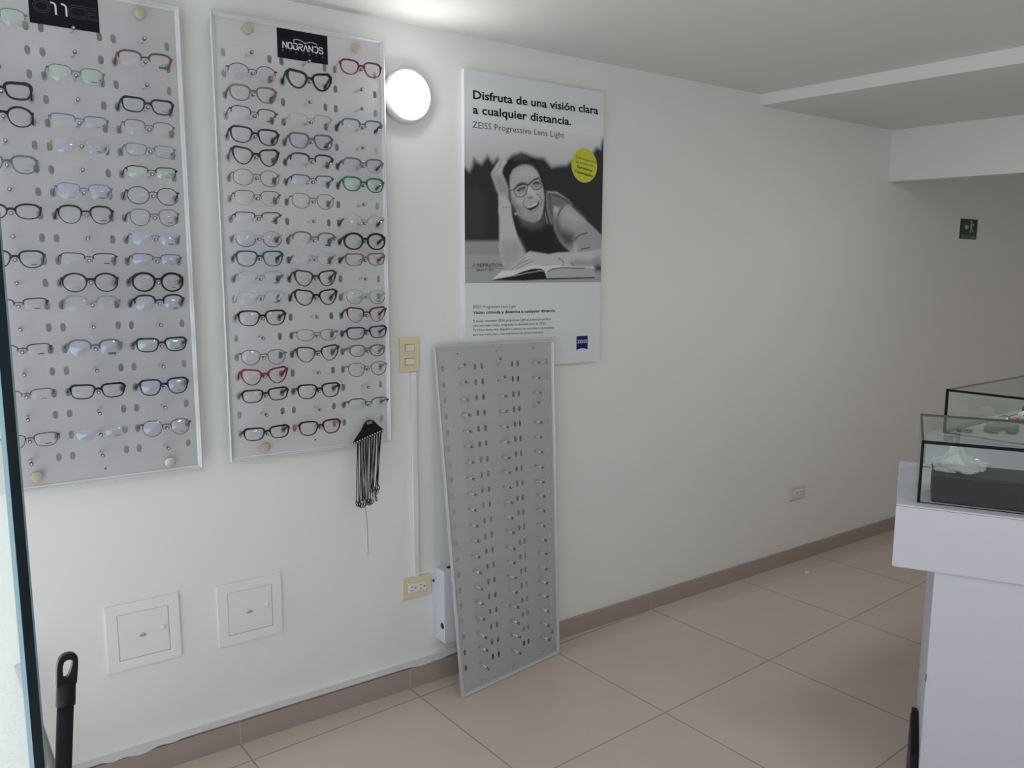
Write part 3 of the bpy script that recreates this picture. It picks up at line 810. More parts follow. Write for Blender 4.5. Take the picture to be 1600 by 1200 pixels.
def make_glasses(spec, loc, label):
    shape, rim, W, c1, c2, ct, lens, stick = spec
    sh = SHAPE[shape]; dbl = sh[4]; H = sh[5]
    full = rim in ('full', 'heavy', 'clearfull')
    tt, tb, dep = {'full': (.0040, .0020, .0042), 'heavy': (.0058, .0036, .0050), 'wire': (.0014, .0014, .0016), 'half': (.0020, 0, .0024), 'brow': (.0042, .0013, .0036), 'none': (0, 0, 0), 'halfheavy': (.0040, 0, .0040)}[rim]
    a = (W - dbl - .009) / 4; b = H / 2; cx = dbl / 2 + a; zc = -.34 * b
    ol = lens_outline(a, b, sh)
    root = empty('eyeglasses', loc, (radians(rnd.uniform(-3, 3)), radians(rnd.uniform(-1.6, 1.6)), radians(rnd.uniform(-1.5, 1.5))))
    tag(root, label, 'eyeglasses', 'eyeglasses on the ' + ('pegboard nearer the door' if loc[0] < .6 else 'pegboard beside the lamp'))
    metal = rim in ('wire', 'half', 'none')
    mts = [fmat(c1), fmat(c2 or c1)]
    fr = MB()
    for s in (-1, 1):
        P = lambda x, z, d=0: (s * (cx + x), wrap(cx + x) + d, zc + z)
        # outward normals of the outline
        nor = []
        for k in range(NL):
            p, q = Vector(ol[k - 1]), Vector(ol[(k + 1) % NL]); t = (q - p).normalized(); nor.append((t.y, -t.x))
        if rim != 'none':
            vs = []; on = []
            for k, (x, z) in enumerate(ol):
                f = min(1, max(0, (z / b + .35) / .9)); th = tb + (tt - tb) * f
                if full and x > .55 * a and z > .2 * b: th *= 1.25
                nx, nz = nor[k]
                vs += [P(x - nx * .0006, z - nz * .0006, -dep / 2), P(x + nx * th, z + nz * th, -dep / 2), P(x + nx * th, z + nz * th, dep / 2), P(x - nx * .0006, z - nz * .0006, dep / 2)]
                on.append(z > (-.12 * b if rim in ('half', 'halfheavy') else -9) and th > .0002)
            fs = []; mi = []
            for k in range(NL):
                j = (k + 1) % NL
                if not (on[k] and on[j]): continue
                low = (ol[k][1] + ol[j][1]) / 2 < -.02 * b
                for e in range(4): fs.append((k * 4 + e, k * 4 + (e + 1) % 4, j * 4 + (e + 1) % 4, j * 4 + e)); mi.append(1 if low else 0)
            fr.add(vs, fs, mi)
        # end piece
        ze = zc + .52 * b + sh[3]; xe = cx + a * .96
        ez = .0022 if metal else .0036 if rim != 'heavy' else .0046
        fr.add(*bmesh_box(min(s * (xe - .001), s * W / 2), max(s * (xe - .001), s * W / 2), wrap(xe) - dep / 2 - .0002, wrap(W / 2) + .004, ze - ez, ze + ez, .0006))
    # bridge
    zb = zc + .40 * b
    r = .0011 if metal else .0022
    n = 7; arch = .0016
    hw = dbl / 2 + .0015
    pts = [(hw * (2 * k / (n - 1) - 1), -.0006, zb + arch * sin(pi * k / (n - 1))) for k in range(n)]
    fr.tube(pts, [r * (1.35 if k in (0, n - 1) else 1) for k in range(n)], 8)
    if full:   # saddle of the acetate bridge
        q = [2 * k / 8 - 1 for k in range(9)]
        top = [(hw * 1.25 * u, zc + (.50 + .16 * u * u) * b) for u in q]; bot = [(hw * 1.05 * u, zc + (.30 - .34 * u * u) * b) for u in q[::-1]]
        for i in range(8):
            fr.prism([top[i], top[i + 1], bot[7 - i], bot[8 - i]], lambda u, v, d: (u, wrap(u) + d, v), -dep / 2 + .0002, dep / 2 - .0002)
    if rim == 'none':
        for s in (-1, 1): fr.tube([(s * (dbl / 2), -.0003, zb), (s * (dbl / 2 + .004), .0002, zb + .0005)], .0012, 6)
    fr.build('frame_front', mts, root)
    # lenses, faintly domed, two surfaces
    for s in (-1, 1):
        mb = MB()
        for off in (-.0007, .0007):
            vs = [(0 * s + s * cx, wrap(cx) - .0040 + off, zc)]; rings = (.35, .7, 1.0)
            for rr in rings:
                for x, z in ol:
                    x2, z2 = x * rr, z * rr
                    vs.append((s * (cx + x2), wrap(cx + x2) - .0040 * (1 - rr * rr) + off, zc + z2))
            fs = [(0, 1 + k, 1 + (k + 1) % NL) for k in range(NL)]
            for q in range(2):
                fs += [(1 + q * NL + k, 1 + q * NL + (k + 1) % NL, 1 + (q + 1) * NL + (k + 1) % NL, 1 + (q + 1) * NL + k) for k in range(NL)]
            mb.add(vs, fs, 0, True)
        le = mb.build('lens', LENS[lens], root)
        if rim in ('half', 'none', 'halfheavy') and s == 1 or s == 1 and stick:
            pass
        if s == 1 and stick:
            k = stick; w, h = {'d': (.0065, .0011), 'g': (.0060, .0008), 'p': (.0080, .0036), 't': (.0090, .0030)}[k]
            u0 = cx + .18 * a; v0 = zc - .62 * b
            yy = wrap(u0) - .0040 * (1 - .6) - .0014
            MB().add([(u0 - w, yy, v0 - h), (u0 + w, yy + .0008, v0 - h), (u0 + w, yy + .0008, v0 + h), (u0 - w, yy, v0 + h)], [(0, 1, 2, 3)]).build('lens_sticker', M_stick[k], le)
    # temples run back into the slots of the board
    mt_ = fmat(ct)
    back = YB + .001 - loc[1]
    for s in (-1, 1):
        xh = W / 2 - .0016; y0 = wrap(W / 2) + .0015; ze = zc + .52 * b + sh[3]
        hh, ht = (.0012, .0026) if metal or ct in ('gold', 'silver', 'palegold') else (.0026, .0036)
        if rim == 'heavy': hh, ht = .0036, .0046
        if rim == 'halfheavy' : hh, ht = .0030, .0046
        dr = ze + .0098                # down to the middle of the slot
        secs = [(0, 0, hh), (.006, -.0005, hh), (.020, -.30 * dr, (hh + ht) / 2), (back - y0 - .004, -.90 * dr, ht), (back - y0 + .003, -dr, ht)]
        xend = .0655
        mb = MB(); vs = []
        for dy, dz, h_ in secs:
            f = dy / (back - y0); xx = s * (xh + (xend - xh) * max(0, f - .1) / .9); w_ = .0009 if metal else .0016
            vs += [(xx - w_, y0 + dy, ze + dz - h_), (xx + w_, y0 + dy, ze + dz - h_), (xx + w_, y0 + dy, ze + dz + h_), (xx - w_, y0 + dy, ze + dz + h_)]
        fs = [(i * 4 + e, i * 4 + (e + 1) % 4, i * 4 + 4 + (e + 1) % 4, i * 4 + 4 + e) for i in range(len(secs) - 1) for e in range(4)] + [(3, 2, 1, 0), (16, 17, 18, 19)]
        mb.add(vs, fs).build('temple', mt_, root)
    if metal or rim == 'brow':
        for s in (-1, 1):
            mb = MB(); mb.tube([(s * (dbl / 2 + .0005), .001, zb - .002), (s * (dbl / 2 - .0002), .006, zb - .005), (s * (dbl / 2 - .0001), .007, zb - .009)], .0006, 6)
            c = (s * (dbl / 2 - .0003), .0072, zb - .010); vs = []; fs = []
            for i in range(5):
                ph = pi * i / 4
                for k in range(8):
                    th = 2 * pi * k / 8
                    vs.append((c[0] + .0014 * sin(ph) * cos(th), c[1] + .0030 * sin(ph) * sin(th), c[2] + .0052 * cos(ph)))
            fs = [(i * 8 + k, i * 8 + (k + 1) % 8, i * 8 + 8 + (k + 1) % 8, i * 8 + 8 + k) for i in range(4) for k in range(8)]
            mb.add(vs, fs, 1, True).build('nose_pad', [fmat(c1) if c1 in FRAME_COL else M_steel, M_pad], root)
    return root

ORD = 'first second third fourth fifth sixth seventh eighth ninth tenth eleventh twelfth thirteenth fourteenth fifteenth sixteenth seventeenth eighteenth nineteenth twentieth'.split()
# column, row, shape, rim, width, upper colour, lower colour, temple colour, lens, print on lens, look
NEAR = '''
0,0,soft,wire,.138,greygreen,clear,gold,green,,greenish clear eyeglasses
0,3,rect,heavy,.136,black,,black,,,thick black rectangular eyeglasses
0,4,round,full,.134,black,,black,,,black round eyeglasses
0,6,soft,full,.138,greygreen,,greygreen,,g,grey green eyeglasses
0,8,oval,full,.138,plum,,plum,,,dark plum oval eyeglasses
0,10,soft,full,.138,darkteal,,white,,d,dark teal green eyeglasses
0,12,slim,half,.136,blackmatt,,black,,d,black half-rim eyeglasses
0,14,slim,half,.136,darkgrey,,black,,d,thin black half-rim eyeglasses
0,16,slim,half,.134,grey,,darkteal,,g,thin grey half-rim eyeglasses
0,18,rect,wire,.138,plum,purplegrey,plum,,d,thin dark purple eyeglasses
1,2,soft,wire,.136,greygreen,clear,greygreen,green,d,pale grey translucent eyeglasses
1,4,slim,half,.140,blue,,greyblue,,g,blue-topped half-rim eyeglasses
1,5,square,wire,.138,gold,palegold,gold,blue,d,thin gold square eyeglasses
1,7,square,wire,.136,greyblue,palegold,redbrown,blue,d,blue and gold wire eyeglasses with red-brown temples
1,8,panto,brow,.136,black,darkgrey,black,,d,black browline eyeglasses
1,10,slim,half,.140,burgundy,,burgundy,,d,dark burgundy half-rim eyeglasses
1,11,round,full,.138,plum,,plum,,,dark round eyeglasses
1,12,panto,halfheavy,.140,cleargrey,clear,grey,,,smoky translucent eyeglasses
1,14,panto,brow,.136,purplegrey,clear,grey,blue,t,purple-grey round eyeglasses with teal lens sticker
1,16,rect,full,.140,black,,black,,,black rectangular eyeglasses
1,18,slim,none,.132,palegold,,palegold,blue,g,pale rimless eyeglasses
2,1,soft,halfheavy,.140,redbrown,,redbrown,,t,reddish brown eyeglasses with blue lens sticker
2,3,rect,full,.136,navy,,navy,,g,navy blue rectangular eyeglasses
2,4,soft,half,.134,rose,,rose,,,rosy red half-rim eyeglasses
2,5,slim,wire,.132,greyblue,silver,greyblue,,,thin grey blue eyeglasses
2,6,slim,half,.134,black,,black,green,g,black half-rim eyeglasses with greenish lens
2,7,round,wire,.138,darkgrey,,black,,,thin dark round eyeglasses
2,8,panto,wire,.134,grey,,black,,d,thin grey rounded eyeglasses
2,9,soft,none,.132,silver,,darkgrey,blue,d,very pale rimless eyeglasses
2,10,slim,half,.134,purple,,plum,blue,g,thin purple half-rim eyeglasses
2,11,round,heavy,.136,black,,black,,g,thick black round eyeglasses
2,12,panto,halfheavy,.136,black,,black,blue,d,black half-rim eyeglasses with bluish lens
2,14,rect,full,.138,navy,,black,green,d,dark navy eyeglasses with greenish lenses
2,16,square,full,.134,navy,,navy,blue,g,indigo blue eyeglasses
2,18,panto,wire,.136,tort,taupe,redbrown,blue,g,thin tortoiseshell eyeglasses
'''
FAR = '''
0,1,round,wire,.144,tort,palegold,gold,lilac,g,thin gold round eyeglasses
0,2,soft,full,.140,taupe,,brown,,,taupe brown eyeglasses
0,3,soft,half,.140,navy,,grey,,d,navy half-rim eyeglasses
0,4,square,full,.146,plum,,black,,,dark plum eyeglasses
0,5,cat,full,.140,black,,grey,,g,black cat-eye eyeglasses with slim rims
0,6,round,wire,.142,taupe,,tort,,g,thin round eyeglasses with red-brown corners
0,7,square,wire,.140,brown,beige,grey,,g,thin brown and beige eyeglasses
0,8,slim,half,.142,black,,burgundy,,d,black half-rim eyeglasses with red temples
0,9,round,wire,.142,gold,tort,tort,blue,p,gold round eyeglasses with pink lens sticker
0,10,square,full,.144,teal,,black,,,teal blue eyeglasses
0,11,soft,halfheavy,.142,clearblue,clear,grey,,d,bluish transparent eyeglasses
0,12,soft,full,.142,clear,,white,,d,clear transparent eyeglasses
0,13,square,full,.146,black,,black,,,black squarish eyeglasses
0,15,panto,wire,.142,grey,,silver,,,thin grey round eyeglasses
0,16,cat,full,.146,red,,black,,,red cat-eye eyeglasses
0,17,rect,full,.144,black,,black,,,black rectangular eyeglasses
0,19,rect,full,.144,black,,black,,,black rectangular eyeglasses, lowest in the column
1,1,cat,heavy,.142,black,,black,,,large black cat-eye eyeglasses
1,3,square,half,.138,gold,,gold,amber,,pale gold half-rim eyeglasses
1,4,square,full,.142,purplegrey,,grey,lilac,d,purplish grey eyeglasses with lilac lenses
1,5,soft,brow,.140,darkgrey,clear,grey,,d,grey-topped translucent eyeglasses
1,6,slim,half,.138,darkgrey,,plum,blue,,small dark half-rim eyeglasses
1,7,hex,wire,.140,taupe,,silver,,g,thin taupe rounded-square eyeglasses
1,9,panto,halfheavy,.144,mauve,clear,grey,,t,mauve brown browline eyeglasses with teal lens sticker
1,10,soft,full,.138,clear,,grey,,d,clear transparent eyeglasses
1,11,cat,full,.140,darkgrey,,black,,g,dark grey cat-eye eyeglasses
1,12,cat,full,.144,black,,plum,,,black cat-eye eyeglasses with violet temples
1,14,oval,wire,.140,mauve,,grey,,g,thin mauve oval eyeglasses
1,15,cat,brow,.144,darkgrey,tort,brown,,,tortoiseshell cat-eye eyeglasses
1,17,square,full,.144,black,,black,,,black squarish eyeglasses
1,19,square,full,.142,plum,,coral,,,dark violet eyeglasses with coral red temple tips
2,0,soft,full,.140,magenta,,clear,,,magenta eyeglasses
2,3,square,halfheavy,.142,greyblue,clear,navy,,,steel-blue half-rim eyeglasses with navy temples
2,5,soft,brow,.140,purplegrey,clear,plum,lilac,,purple-topped translucent eyeglasses
2,6,soft,full,.144,green,,darkgreen,green,,green eyeglasses
2,8,round,full,.140,clear,,darkgrey,,,clear transparent round eyeglasses
2,9,round,heavy,.142,black,,black,,,thick black round eyeglasses
2,10,rect,full,.140,mauve,,plum,,g,mauve brown eyeglasses
2,12,hex,wire,.142,gold,silver,gold,green,d,thin gold eyeglasses with greenish lenses
2,13,cat,brow,.142,burgundy,taupe,black,,d,burgundy and brown browline eyeglasses
2,15,oval,full,.128,taupe,,taupe,,g,small taupe oval eyeglasses
2,14,rect,full,.144,navy,,navy,,,dark navy rectangular eyeglasses
2,16,panto,wire,.142,grey,,silver,,,thin grey round eyeglasses
2,18,soft,half,.146,black,,black,green,,black half-rim eyeglasses above the black cord holder
'''
YG = YB - .0465
for table, X0, Z0, cols, rows, board in ((NEAR, LX, LZ, L_COLS, L_ROWS, 'pegboard by the door'), (FAR, RX, RZ, R_COLS, R_ROWS, 'pegboard by the lamp')):
    for line in table.strip().split('\n'):
        c, r, shape, rim, w, c1, c2, ct, lens, stick, look = line.split(',', 10)
        c, r = int(c), int(r)
        lab = '%s, %s row, %s column, %s' % (look.split(',')[0], ORD[r], ('left', 'middle', 'right')[c], board)
        make_glasses((shape, rim, float(w) * (.985 if cols is R_COLS else .97), c1, c2, ct, lens, stick), (X0 + cols[c], YG, Z0 + rows[r] + .0084), lab)

# ------------------------------------------------------------------ holder with eyeglass cords on the lowest peg
hx, hz = RX + R_COLS[2], RZ + R_ROWS[19]
HY = YB - .047
root = empty('cord_holder', (hx, HY, hz)); tag(root, 'black cord holder hanging from the lowest peg of the pegboard', 'cord holder')
dx, tz = .0, .0045
prof = [(-.056, -.064), (-.0565, -.056), (-.030, -.022), (-.0175, -.0005), (-.008, .0085), (.006, .0095), (.016, .004), (.032, -.013), (.0445, -.0235), (.0495, -.0285), (.0475, -.0355)]
slot = [(-.0085, -.0052), (-.0085, .0040), (.0, .0055), (.0095, .0045), (.0095, -.0035)]
cu = bpy.data.curves.new('holder', 'CURVE'); cu.dimensions = '2D'; cu.fill_mode = 'BOTH'; cu.extrude = .0011
for pts in (prof, slot):
    sp = cu.splines.new('POLY'); sp.points.add(len(pts) - 1); sp.use_cyclic_u = True
    for p, q in zip(sp.points, pts): p.co = (q[0], q[1], 0, 1)
ob = bpy.data.objects.new('holder', cu); me = bpy.data.meshes.new_from_object(ob)
mb = MB(); mb.add([(v.co.x, v.co.z, v.co.y) for v in me.vertices], [tuple(p.vertices) for p in me.polygons]); mb.build('holder_card', M_black, root)
bpy.data.objects.remove(ob); bpy.data.curves.remove(cu); bpy.data.meshes.remove(me)
tops = []
for k in range(12):
    f = k / 11; p = (-.0530 + .0985 * f, -.0595 + .0285 * f)
    tops.append(p)
    MB().lathe([(0, -.0032), (.0016, -.0030), (.0026, -.0022), (.0026, -.0008)], (p[0], 0, p[1]), n=10).build('eyelet', M_steel, root)
M_cord = mat('black_woven_cord', '#141416', .8)
M_loop = mat('black_rubber_loop', '#1a1a1c', .45)
NC = 10
for k in range(NC):
    f = k / (NC - 1); p = tops[1 + int(round(f * 9))]
    xt, zt = hx + p[0] + .002, hz + p[1] - .004
    xb = hx - .046 + .066 * f + rnd.uniform(-.003, .003)
    zb_ = hz - .262 + .020 * rnd.random() + .025 * (f > .75)
    root = empty('eyeglass_cord', (xt, HY - .002, zt)); tag(root, 'thin black eyeglass cord among those hanging from the black holder', 'cord', 'eyeglass cords on the black holder')
    yy = -.0015 - .0035 * (k % 3)
    for s in (-1, 1):
        xe = xb - xt + s * (.0030 + .002 * rnd.random()); ze = zb_ - zt + rnd.uniform(-.012, .010)
        mid = (xe * .55 + rnd.uniform(-.0035, .0035), yy - .002, ze * .5)
        pts = []
        for i in range(13):
            t = i / 12
            q = [(1 - t) ** 2 * a + 2 * t * (1 - t) * b2 + t * t * c for a, b2, c in zip((s * .0012, 0, 0), mid, (xe, yy, ze))]
            pts.append(q)
        MB().tube(pts, .0015, 6).build('cord_strand', M_cord, root)
        ca = rnd.uniform(-.5, .5); lp = []
        for i in range(15):
            an = pi / 2 + 2 * pi * i / 14
            lx = .0040 * cos(an); lz = .0085 * (sin(an) - 1)
            lp.append((xe + lx * cos(ca) - lz * sin(ca) * .7, yy + lx * sin(ca), ze + lz))
        MB().tube(lp, .0015, 6).build('end_loop', M_loop, root)
        MB().tube([(xe, yy, ze + .006), (xe, yy, ze - .003)], .0021, 8).build('cord_clip', M_steel if k in (2, 6) else M_loop, root)
root = empty('eyeglass_cord', (hx - .024, HY - .010, hz - .27)); tag(root, 'single longest cord with metal hook, below the other black cords', 'cord')
MB().tube([(0, .002, .03), (.0005, 0, -.02), (.0042, -.001, -.075), (.0050, 0, -.146)], .0008, 6).build('cord_strand', mat('grey_fine_cord', '#4c4a46', .6), root)
MB().tube([(.0050, 0, -.144), (.0050, 0, -.158)], .0020, 8).build('cord_clip', M_steel, root)
MB().tube([(.0050 + .0030 * cos(2 * pi * i / 14), 0, -.1625 + .0045 * sin(2 * pi * i / 14)) for i in range(14)], .0009, 6, closed=True).build('hook', M_steel, root)

# ------------------------------------------------------------------ display counters with glass cases
CA = radians(28.6)
def counter_frame(A, ca=CA):
    u = Vector((sin(ca), -cos(ca), 0)); v = Vector((cos(ca), sin(ca), 0))
    return Matrix.Translation(A) @ Matrix(((u.x, v.x, 0), (u.y, v.y, 0), (0, 0, 1))).to_4x4()
A1 = Vector((1.768, -1.458, 0))
M1 = counter_frame(A1)
def placed(name, M, label, cat, group=None, at=(0, 0, 0)):
    root = empty(name); root.matrix_world = M @ Matrix.Translation(at); tag(root, label, cat, group); return root

def stained_white():
    m = mat('white_counter_front', (.53, .53, .585), .48)
    nt = m.node_tree; b = nt.nodes['Principled BSDF']
    tc = nt.nodes.new('ShaderNodeTexCoord'); mp = nt.nodes.new('ShaderNodeMapping'); mp.inputs['Scale'].default_value = (9, 9, 2.2)
    n = nt.nodes.new('ShaderNodeTexNoise'); n.inputs['Scale'].default_value = 1.6; n.inputs['Detail'].default_value = 6
    r = nt.nodes.new('ShaderNodeValToRGB'); r.color_ramp.elements[0].position = .62; r.color_ramp.elements[1].position = .80
    r.color_ramp.elements[0].color = (.53, .53, .585, 1); r.color_ramp.elements[1].color = (.45, .425, .41, 1)
    nt.links.new(tc.outputs['Object'], mp.inputs['Vector']); nt.links.new(mp.outputs['Vector'], n.inputs['Vector'])
    nt.links.new(n.outputs['Fac'], r.inputs['Fac']); nt.links.new(r.outputs['Color'], b.inputs['Base Color'])
    return m
M_front = stained_white()

def counter(M, label, L, D, v0=0):
    root = placed('display_counter', M, label, 'counter', 'white display counters')
    MB().cbox(0, L, 0, D, .798, .950, .0035).build('counter_top', M_front, root)
    MB().box(.0, L, -.0004, D - .0, .9455, .9462).build('top_seam', M_ring, root)
    b = MB(); b.cbox(.089, L - .09, .006, D - .04, 0, .798, .002).build('counter_base', M_counter, root)
    MB().box(.0882, .090, .0040, .012, .53, .546).build('base_screw', M_ring, root)
    return root
counter(M1, 'white display counter with thick overhanging top, nearest the camera', 1.05, .48)
M2 = counter_frame(Vector((2.675, -1.05, 0)), radians(2))
counter(M2, 'second white display counter, behind the nearer one', .98, .86)

def pane(mb_args, name, thin_axis, parent):
    """a glass sheet whose narrow sides show the dark colour of thick glass"""
    x0, x1, y0, y1, z0, z1 = mb_args
    faces_mi = {'x': [1 if 0 else 0] , }
    mi = {'x': [0, 0, 1, 1, 1, 1], 'y': [1, 1, 0, 0, 1, 1], 'z': [1, 1, 1, 1, 0, 0]}[thin_axis]
    mb = MB().box(x0, x1, y0, y1, z0, z1, mi)
    return mb.build(name, [M_glass, M_edge], parent)

def glass_case(M, label, L, D, H, at):
    root = placed('glass_case', M, label, 'glass display case', 'glass cases on the counters', at)
    t = .006
    pane((0, L, 0, t, 0, H - t), 'front_pane', 'y', root)
    pane((0, L, D - t, D, 0, H - t), 'back_pane', 'y', root)
    pane((0, t, t + .0003, D - t - .0003, 0, H - t), 'side_pane', 'x', root)
    pane((L - t, L, t + .0003, D - t - .0003, 0, H - t), 'side_pane', 'x', root)
    pane((0, L, 0, D, H - t + .0003, H), 'top_pane', 'z', root)
    # dark glued seams along the front
    MB().box(-.0006, L + .0006, -.0008, .0006, H - t - .001, H + .0006).build('seam', M_edge, root)
    MB().box(-.0008, .0052, -.0008, .0006, 0, H - t).build('seam', M_edge, root)
    return root
glass_case(M1, 'low glass case holding a black box, on the nearest white counter', 0.96, .40, .147, (.044, .034, .951))
glass_case(M2, 'low glass case with colourful small things, on the second counter', 0.89, .78, .147, (.040, .030, .951))

# black lidded box in the first case, and the plastic bag on it
root = placed('black_box', M1, 'long glossy black box inside the nearest glass case', 'box', None, (.073, .054, .9515))
MB().cbox(0, .34, 0, .13, 0, .060, .0015).build('box_body', mat('glossy_black_plastic', '#101218', .6, spec=.06), root)
MB().cbox(-.0015, .3415, -.0015, .1315, .060, .0665, .0015).build('box_lid', mat('satin_black_plastic', '#1c1e24', .55, spec=.15), root)
for z in (.010, .016): MB().box(.001, .339, -.0008, .0004, z, z + .0016).build('box_rib', MATS['satin_black_plastic'], root)

def crumpled(name, w, d, h, at, label, M, seed):
    r2 = np.random.RandomState(seed); nu, nv = 44, 22; vs = []
    ks = [(r2.randint(2, 11), r2.randint(2, 9), r2.rand() * 6.3, r2.rand() * 6.3) for _ in range(16)]
    for j in range(nv + 1):
        ph = pi * j / nv
        for i in range(nu):
            th = 2 * pi * i / nu
            k = 1 + sum(.085 / sqrt(a) * sin(a * th + p) * sin(b * ph + q) for a, b, p, q in ks)
            k += .10 * (r2.rand() - .5)
            x, y, z = sin(ph) * cos(th) * k, sin(ph) * sin(th) * k, cos(ph) * k
            peak = 1 + 1.1 * math.exp(-((x + .15) / .30) ** 2) * max(0, z)
            vs.append((w / 2 * x, d / 2 * y, max(0, h * .42 * (z * peak + .75))))
    fs = [(j * nu + i, j * nu + (i + 1) % nu, (j + 1) * nu + (i + 1) % nu, (j + 1) * nu + i) for j in range(nv) for i in range(nu)]
    mb = MB().add(vs, fs)
    o = mb.build(name, clear('crinkled_plastic_film', (.93, .935, .94), ior=1.4, body=(.86, .87, .88), body_amt=.30, rough=.08))
    o.matrix_world = M @ Matrix.Translation(at); tag(o, label, 'plastic bag')
    return o
crumpled('plastic_bag', .115, .095, .046, (.127, .105, 1.0195), 'crumpled clear plastic bag on the black box', M1, 5)

# small things in the second case
def small(name, M, at, label, build, mats, cat):
    o = build.build(name, mats); o.matrix_world = M @ Matrix.Translation(at); tag(o, label, cat); return o
zt = .9515
g = MB(); g.lathe([(0, .0), (.016, .0), (.0205, .006), (.0205, .010), (.016, .017), (.008, .0205), (0, .0215)], (0, 0, 0), axis='z', n=28)
small('green_tin', M2, (.074, .42, zt), 'small round green tin in the second glass case', g, mat('green_plastic', '#2f7a36', .35), 'tin')
small('pink_packet', M2, (.104, .43, zt), 'small pinkish red packet beside the green tin', MB().cbox(-.009, .009, -.02, .02, 0, .015, .003), mat('pinkish_red_card', '#b4515c', .5), 'packet')
small('purple_packet', M2, (.142, .425, zt), 'dark purple packet beside the white speckled case', MB().cbox(-.022, .022, -.02, .02, 0, .012, .004), mat('purple_card', '#54424e', .5), 'packet')
wc = MB(); wc.lathe([(0, 0), (.020, .001), (.026, .012), (.024, .024), (.012, .032), (0, .034)], (0, 0, 0), axis='z', n=24)
wo = empty('spectacle_case'); wo.matrix_world = M2 @ Matrix.Translation((.112, .50, zt)); tag(wo, 'white speckled round case in the second glass case', 'case')
wc.build('case_body', mat('white_glossy_plastic', (.75, .78, .77), .2), wo)
for q in ((-.010, -.019, .022), (.004, -.023, .019), (.012, -.016, .026)):
    MB().lathe([(0, .0032), (.0026, .002), (.0032, 0), (.0026, -.002), (0, -.0032)], q, axis='z', n=10).build('dark_spot', M_ring, wo)
small('brown_case', M2, (.130, .58, zt), 'brown folded case behind the green tin', MB().cbox(-.055, .075, -.025, .025, 0, .045, .008), mat('brown_leatherette', '#6b5a50', .55), 'case')
small('pink_cloth', M2, (.080, .345, zt), 'folded pale pink cloth in the second glass case', MB().cbox(-.022, .022, -.03, .03, 0, .009, .003), mat('pale_pink_cloth', '#a58c88', .8), 'cloth')
small('grey_pouch', M2, (.135, .17, zt), 'grey pouch in the second glass case', MB().cbox(-.02, .02, -.022, .022, 0, .022, .006), mat('grey_pouch_cloth', '#7e837e', .7), 'pouch')
small('grey_pouch', M2, (.185, .20, zt), 'darker grey pouch in front of the green tin', MB().cbox(-.016, .016, -.018, .018, 0, .020, .006), mat('dark_grey_pouch_cloth', '#5f6663', .7), 'pouch')
small('green_pouch', M2, (.078, .10, zt), 'flat grey green pouch near the case corner', MB().cbox(-.022, .022, -.014, .014, 0, .010, .004), mat('grey_green_cloth', '#66716a', .7), 'pouch')
crumpled('plastic_bag', .09, .08, .030, (.130, .27, zt), 'crumpled clear plastic bag in the second glass case', M2, 11)

# slim dark board standing against the side of the nearest counter
root = placed('dark_board', M1, 'slim black board standing against the side of the nearest counter', 'board', None, (.0795, .03, 0))
prof = [(0, 0), (.30, 0), (.30, .27), (.27, .31), (.22, .325), (.05, .325), (.015, .316), (0, .29)]
MB().prism(prof, lambda a, b, d: (d, a, b), -.006, .007).build('board_panel', M_blackm, root)
MB().prism([(a * .9 + .015, b * .9 + .02) for a, b in prof], lambda a, b, d: (d, a, b), -.0085, -.0055).build('padded_face', M_black, root)

# ------------------------------------------------------------------ door, broom, dustpan, scrap of paper
E0 = Vector((.0305, -1.735, 0)); E1 = Vector((-.275, -.90, 0))
d = (E1 - E0).normalized(); nrm = Vector((-d.y, d.x, 0)); t = .0062; c = .0024
root = empty('glass_door', E0); tag(root, 'frameless glass door standing open, its dark edge towards the camera', 'glass door')
Ld = (E1 - E0).length
prof = [(c, -t), (Ld - c, -t), (Ld, -t + c), (Ld, t - c), (Ld - c, t), (c, t), (0, t - c), (0, -t + c)]
mi_side = [0, 2, 1, 2, 0, 2, 1, 2]
mb = MB(); n = len(prof); z0, z1 = .012, 2.16
vs = [tuple(d * a + nrm * b + Vector((0, 0, z))) for z in (z0, z1) for a, b in prof]
mb.add(vs, [tuple(range(n))[::-1], tuple(range(n, 2 * n))] + [(i, (i + 1) % n, n + (i + 1) % n, n + i) for i in range(n)], [1, 1] + mi_side)
mb.build('door_glass', [clear('door_glass', (.86, .94, .92), ior=1.52), M_dooredge, M_bevel], root)
hp = d * (Ld - .05)
for zz, nm in ((.0, 'floor_pivot'), (2.12, 'top_patch')):
    mb = MB(); pts = [(Ld - .16, -.014), (Ld + .002, -.014), (Ld + .002, .014), (Ld - .16, .014)]
    mb.prism(pts, lambda a, b, z: tuple(d * a + nrm * b + Vector((0, 0, z))), zz, zz + .10 if zz == 0 else zz + .15); mb.build(nm, M_steel, root)

# long-handled dustpan standing on its pan
base = Vector((.0100, -1.190, 0)); topp = Vector((.1090, -1.062, .8885))
ax = (topp - base).normalized()
root = empty('dustpan', base); tag(root, 'black long handled dustpan with hanging hole at its top', 'dustpan')
h0 = base + ax * .09; h1 = base + ax * ((topp - base).length - .065)
side = Vector((cos(radians(4)), sin(radians(4)), 0)); side = (side - ax * side.dot(ax)).normalized(); fwd = ax.cross(side)
MB().tube([h0 - base, h1 - base], .0118, 18).build('handle', M_blackm, root)
mb = MB(); prof = []
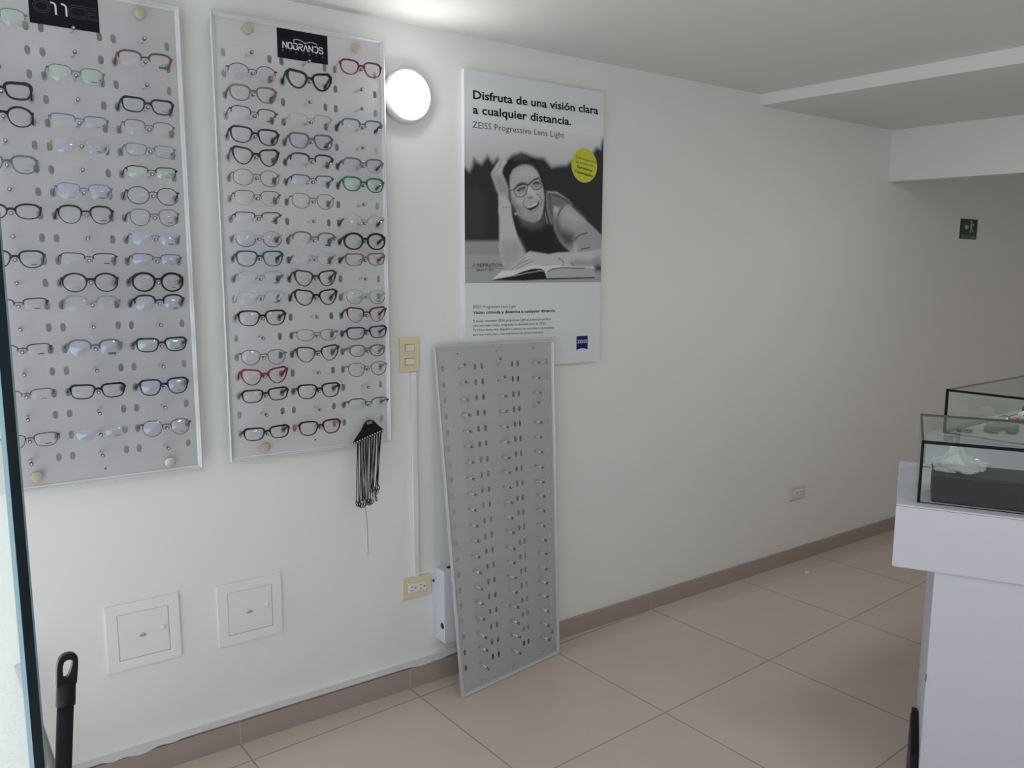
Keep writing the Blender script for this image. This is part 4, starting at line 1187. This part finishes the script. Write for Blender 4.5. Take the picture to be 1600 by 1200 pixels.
# grip: sleeve that flattens into a rounded tip with a drop-shaped hole
cap = []
L = .067; nseg = 12
sl = MB()
rings = []
for k in range(5):
    f = k / 4; z = -.012 + .036 * f
    rings.append((z, .0140 - .0004 * f, .0140 - .003 * f))
vs = []
for z, a, b2 in rings:
    for i in range(20):
        an = 2 * pi * i / 20
        vs.append(tuple((h1 - base) + ax * z + side * (a * cos(an)) + fwd * (b2 * sin(an))))
fs = [(k * 20 + i, k * 20 + (i + 1) % 20, (k + 1) * 20 + (i + 1) % 20, (k + 1) * 20 + i) for k in range(4) for i in range(20)]
fs += [tuple(range(20))[::-1], tuple(range(80, 100))]
sl.add(vs, fs, 0, True).build('grip_sleeve', M_black, root)
outer = [(-.0133, .022), (-.0140, .045), (-.0132, .053), (-.0112, .0595), (-.0075, .0640), (-.0030, .0660), (.0040, .0665), (.0090, .0652), (.0125, .0620), (.0140, .0560), (.0143, .046), (.0133, .022)]
hole = [(-.0072, .0320), (-.0086, .0400), (-.0088, .0490), (-.0070, .0560), (-.0030, .0592), (.0030, .0600), (.0078, .0585), (.0096, .0545), (.0092, .0480), (.0066, .0390), (.0040, .0325), (.0008, .0296), (-.0040, .0296)]
cu = bpy.data.curves.new('tip', 'CURVE'); cu.dimensions = '2D'; cu.fill_mode = 'BOTH'; cu.extrude = .0055; cu.bevel_depth = .0018; cu.bevel_resolution = 2
for pts in (outer, hole):
    sp = cu.splines.new('POLY'); sp.points.add(len(pts) - 1); sp.use_cyclic_u = True
    for p, q in zip(sp.points, pts): p.co = (q[0] * .92, q[1], 0, 1)
ob = bpy.data.objects.new('tip', cu); me = bpy.data.meshes.new_from_object(ob)
MB().add([tuple((h1 - base) + side * v.co.x + ax * v.co.y + fwd * v.co.z) for v in me.vertices], [tuple(p.vertices) for p in me.polygons]).build('hanging_eye', M_black, root)
bpy.data.objects.remove(ob); bpy.data.curves.remove(cu); bpy.data.meshes.remove(me)
mb = MB()
for a in ((-.13, .13, -.11, -.105, 0, .10), (-.13, -.125, -.11, .10, 0, .09), (.125, .13, -.11, .10, 0, .09), (-.13, .13, -.11, .12, 0, .004)):
    mb.box(*a)
mb.box(-.13, .13, -.11, -.02, .095, .10)
mb.build('pan', M_blackm, root)

# grey pole leaning on the wall behind the door edge
foot = Vector((.1600, -.075, .0)); tip = Vector((.0780, -.0440, .450))
root = empty('pole', foot); tag(root, 'short grey pole leaning on the wall behind the black dustpan handle', 'pole')
ax = (tip - foot).normalized()
MB().tube([ax * .03, tip - foot], .0112, 14).build('pole_tube', mat('grey_pole_paint', '#8d8e92', .4), root)
MB().tube([ax * .003, ax * .05], .0135, 14).build('rubber_foot', M_blackm, root)

# a scrap of paper on the floor
mb = MB(); mb.add([(-.020, -.006, .0006), (.004, -.010, .0030), (.022, .001, .0006), (.003, .008, .0045), (-.012, .006, .0020)], [(0, 1, 3, 4), (1, 2, 3)])
o = mb.build('paper_scrap', mat('white_paper', (.8, .8, .78), .7)); o.location = (3.40, -.135, .0003); tag(o, 'tiny white paper scrap on the floor near the skirting', 'paper')
